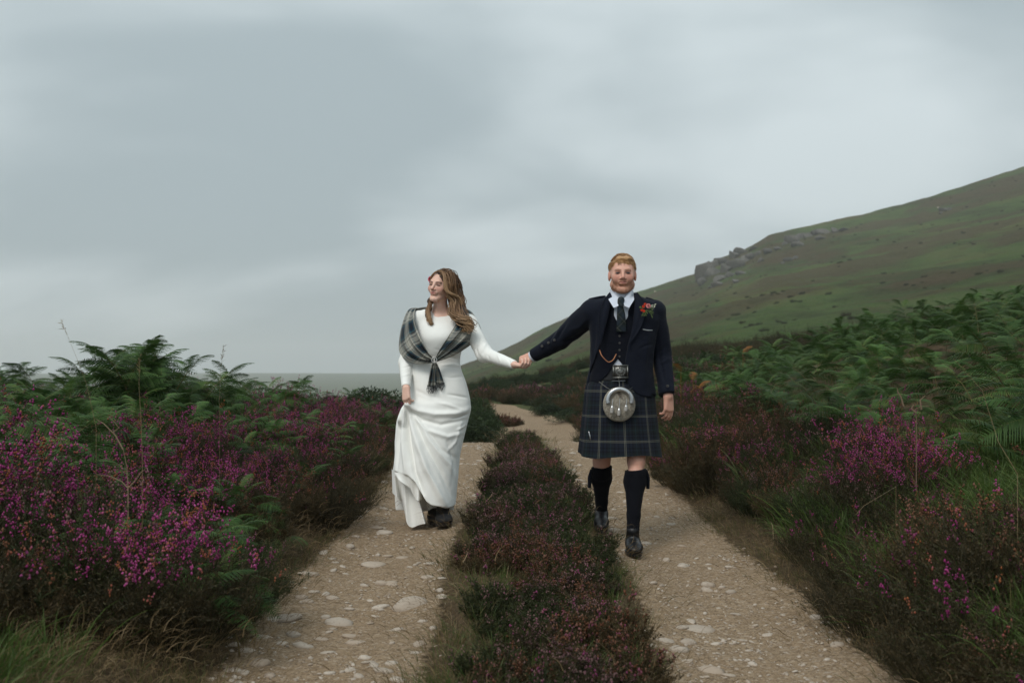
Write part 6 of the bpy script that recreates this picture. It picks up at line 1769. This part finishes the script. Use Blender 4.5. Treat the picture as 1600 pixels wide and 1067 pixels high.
# hair
S = SDF(*[np.arange(a, b, .004) for a, b in zip(W(655, 515, 6.7) - np.array((.03, .20, .03)), W(745, 415, 6.7) + np.array((.03, .20, .03)))])
S.ell(fp(bf, (.003, .024, .046)), np.array((.083, .097, .085)) * .93, 0, 'add', bf[1])
S.ell(fp(bf, (.050, .015, .030)), np.array((.040, .065, .075)) * .93, .03, 'add', bf[1])
for px, py, Y_0, r_ in ((710, 447, 6.70, .048), (711, 460, 6.70, .056), (713, 474, 6.68, .054), (715, 487, 6.65, .050), (721, 499, 6.61, .042)): S.ell(W(px, py, Y_0), (r_, r_ * 1.1, r_ * 1.2), .03)
for px, py, Y_0, r_ in ((673, 470, 6.72, .022), (671, 482, 6.69, .022), (669, 492, 6.65, .018)): S.ell(W(px, py, Y_0), (r_, r_, r_ * 1.3), .02)
S.ell(fp(bf, (-.012, -.088, -.014)), np.array((.056, .075, .083)), .008, 'sub', bf[1])
S.ell(fp(bf, (-.075, -.05, -.05)), np.array((.03, .05, .07)), .008, 'sub', bf[1])
V, Fq = S.mesh(); V = wrinkle(V, Fq, .012, (26, 26, 16), 19, 3)
bh = br.add('hair', V, Fq, M['hair_w'], attr={'tint': np.clip(.20 + .6 * fbm(V[:, 0] * 55, V[:, 1] * 30, V[:, 2] * 16, seed=8), 0, 1)})
mb = MB(); rr = np.random.default_rng(77)
def lock(pts_, jit, rad, tint0, wav=0.0, turns=3.0, n=26):
    P_ = np.array([W(*q) for q in pts_]); P_ = P_ + rr.normal(size=3) * jit + rr.normal(size=P_.shape) * jit * .5
    C_ = cat(P_, n); t = np.linspace(0, 1, n); a = t * turns * 2 * np.pi + rr.uniform(0, 6.28); w = wav * t ** 1.2
    C_ = C_ + np.stack([np.cos(a) * w, np.sin(a) * w, 0 * a], 1)
    tube_mb(mb, C_, rad * .62 * np.sin(np.pi * (t * .88 + .08)) ** .55, 4, np.clip(tint0 + .55 * t + rr.normal() * .08, 0, 1))
for k in range(170):     # swept from the parting across the side and down
    u = rr.uniform(0, 1); lock([(688 + u * 6, 424 + u * 1.5, 6.60 + u * .10), (698 + u * 10, 426 + 3 * u, 6.58 + u * .1), (703 + u * 14, 442 + u * 2, 6.57 + u * .1), (700 + u * 20, 456 + u * 4, 6.585 + u * .09), (709 + u * 15, 469 + u * 5, 6.59 + u * .07), (705 + u * 20, 484 + u * 3, 6.575 + u * .06), (711 + u * 20, 499 + u * 5, 6.56 + u * .05)], .009, .0042, .15 + .28 * (1 - u), .013, 2.6)
for k in range(90):     # front wave over the temple
    u = rr.uniform(0, 1); lock([(687 + u * 2, 423, 6.60), (692 + u * 3, 428 + u, 6.575), (694 + u * 3, 440, 6.56), (696 + u * 4, 452 + u * 3, 6.555), (706 + u * 4, 459 + u * 3, 6.56), (717, 464 + u * 3, 6.60), (721, 476, 6.61)], .003, .0036, .62, .004, 1.5)
for k in range(95):     # curled ends over the shawl
    u = rr.uniform(0, 1); v = rr.uniform(0, 1); lock([(704 + u * 14, 474 + v * 8, 6.59), (702 + u * 18, 488 + v * 6, 6.565), (710 + u * 16, 495 + v * 8, 6.545), (722 + u * 10, 497 + v * 10, 6.54), (731 + u * 5, 505 + v * 8, 6.55), (724 + u * 12, 514 + v * 5, 6.55)], .008, .0048, .58, .024, 2.2)
for k in range(75):     # lock on the far side of the neck
    u = rr.uniform(0, 1); lock([(674 + u * 3, 462, 6.68), (670 + u * 5, 474, 6.66), (666 + u * 6, 484, 6.64), (668 + u * 4, 493, 6.62), (668 + u * 6, 500, 6.605), (675, 506 + u * 2, 6.60)], .003, .0034, .42, .009, 2.2)
for k in range(60):     # left of the parting, tucked behind
    u = rr.uniform(0, 1); lock([(688 - u * 2, 423, 6.63), (680 - u * 2, 426 + u, 6.63), (675 - u * 1.5, 433 + u * 2, 6.645), (673, 441 + u * 3, 6.68)], .0025, .0030, .45, 0, 0, 12)
lk = br.mb('locks', mb, M['hair_w'], parent=bh)
mb = MB()
for k in range(16):     # flyaways
    px, py = rr.uniform(680, 724), rr.uniform(420, 500); d = rr.normal(size=3) * .02 + np.array((.01, 0, .01)); p_ = W(px, py, 6.64)
    if px < 700 and py > 430: continue
    tube_mb(mb, [p_, p_ + d, p_ + d * 1.7 + np.array((0, 0, -.01))], [.0004, .0003, .0002], 3, .8)
br.mb('stray_hair', mb, M['hair_w'], parent=bh)
# flower in her hair
hfw = empty('hair_flower', W(672.5, 436, 6.69)); hl = np.array(hfw.location); tag(hfw, 'small pink flower tucked behind the ear of the bride', 'flower')
petals(W(672.5, 436, 6.69), 7, .020, M['pink_petal'], 'petals', 8, hfw, hl, (-.6, -1, .2))
petals(W(672, 441, 6.69), 5, .009, M['pink_petal'], 'bud', 9, hfw, hl, (-.6, -1, .2))
# boots
shoe(br, W(692, 786, 6.60), np.array((W(694, 0, 6.45)[0], 6.455, 0)), gz(-.47, 6.6) + .018, gz(-.47, 6.45) + .040, 1.15, 'boot', 'boot', laces=False)
shoe(br, W(680, 780, 6.80), np.array((W(680, 0, 6.68)[0], 6.66, 0)), gz(-.5, 6.8) + .05, gz(-.5, 6.65) + .02, 1.1, 'boot', 'boot', laces=False)
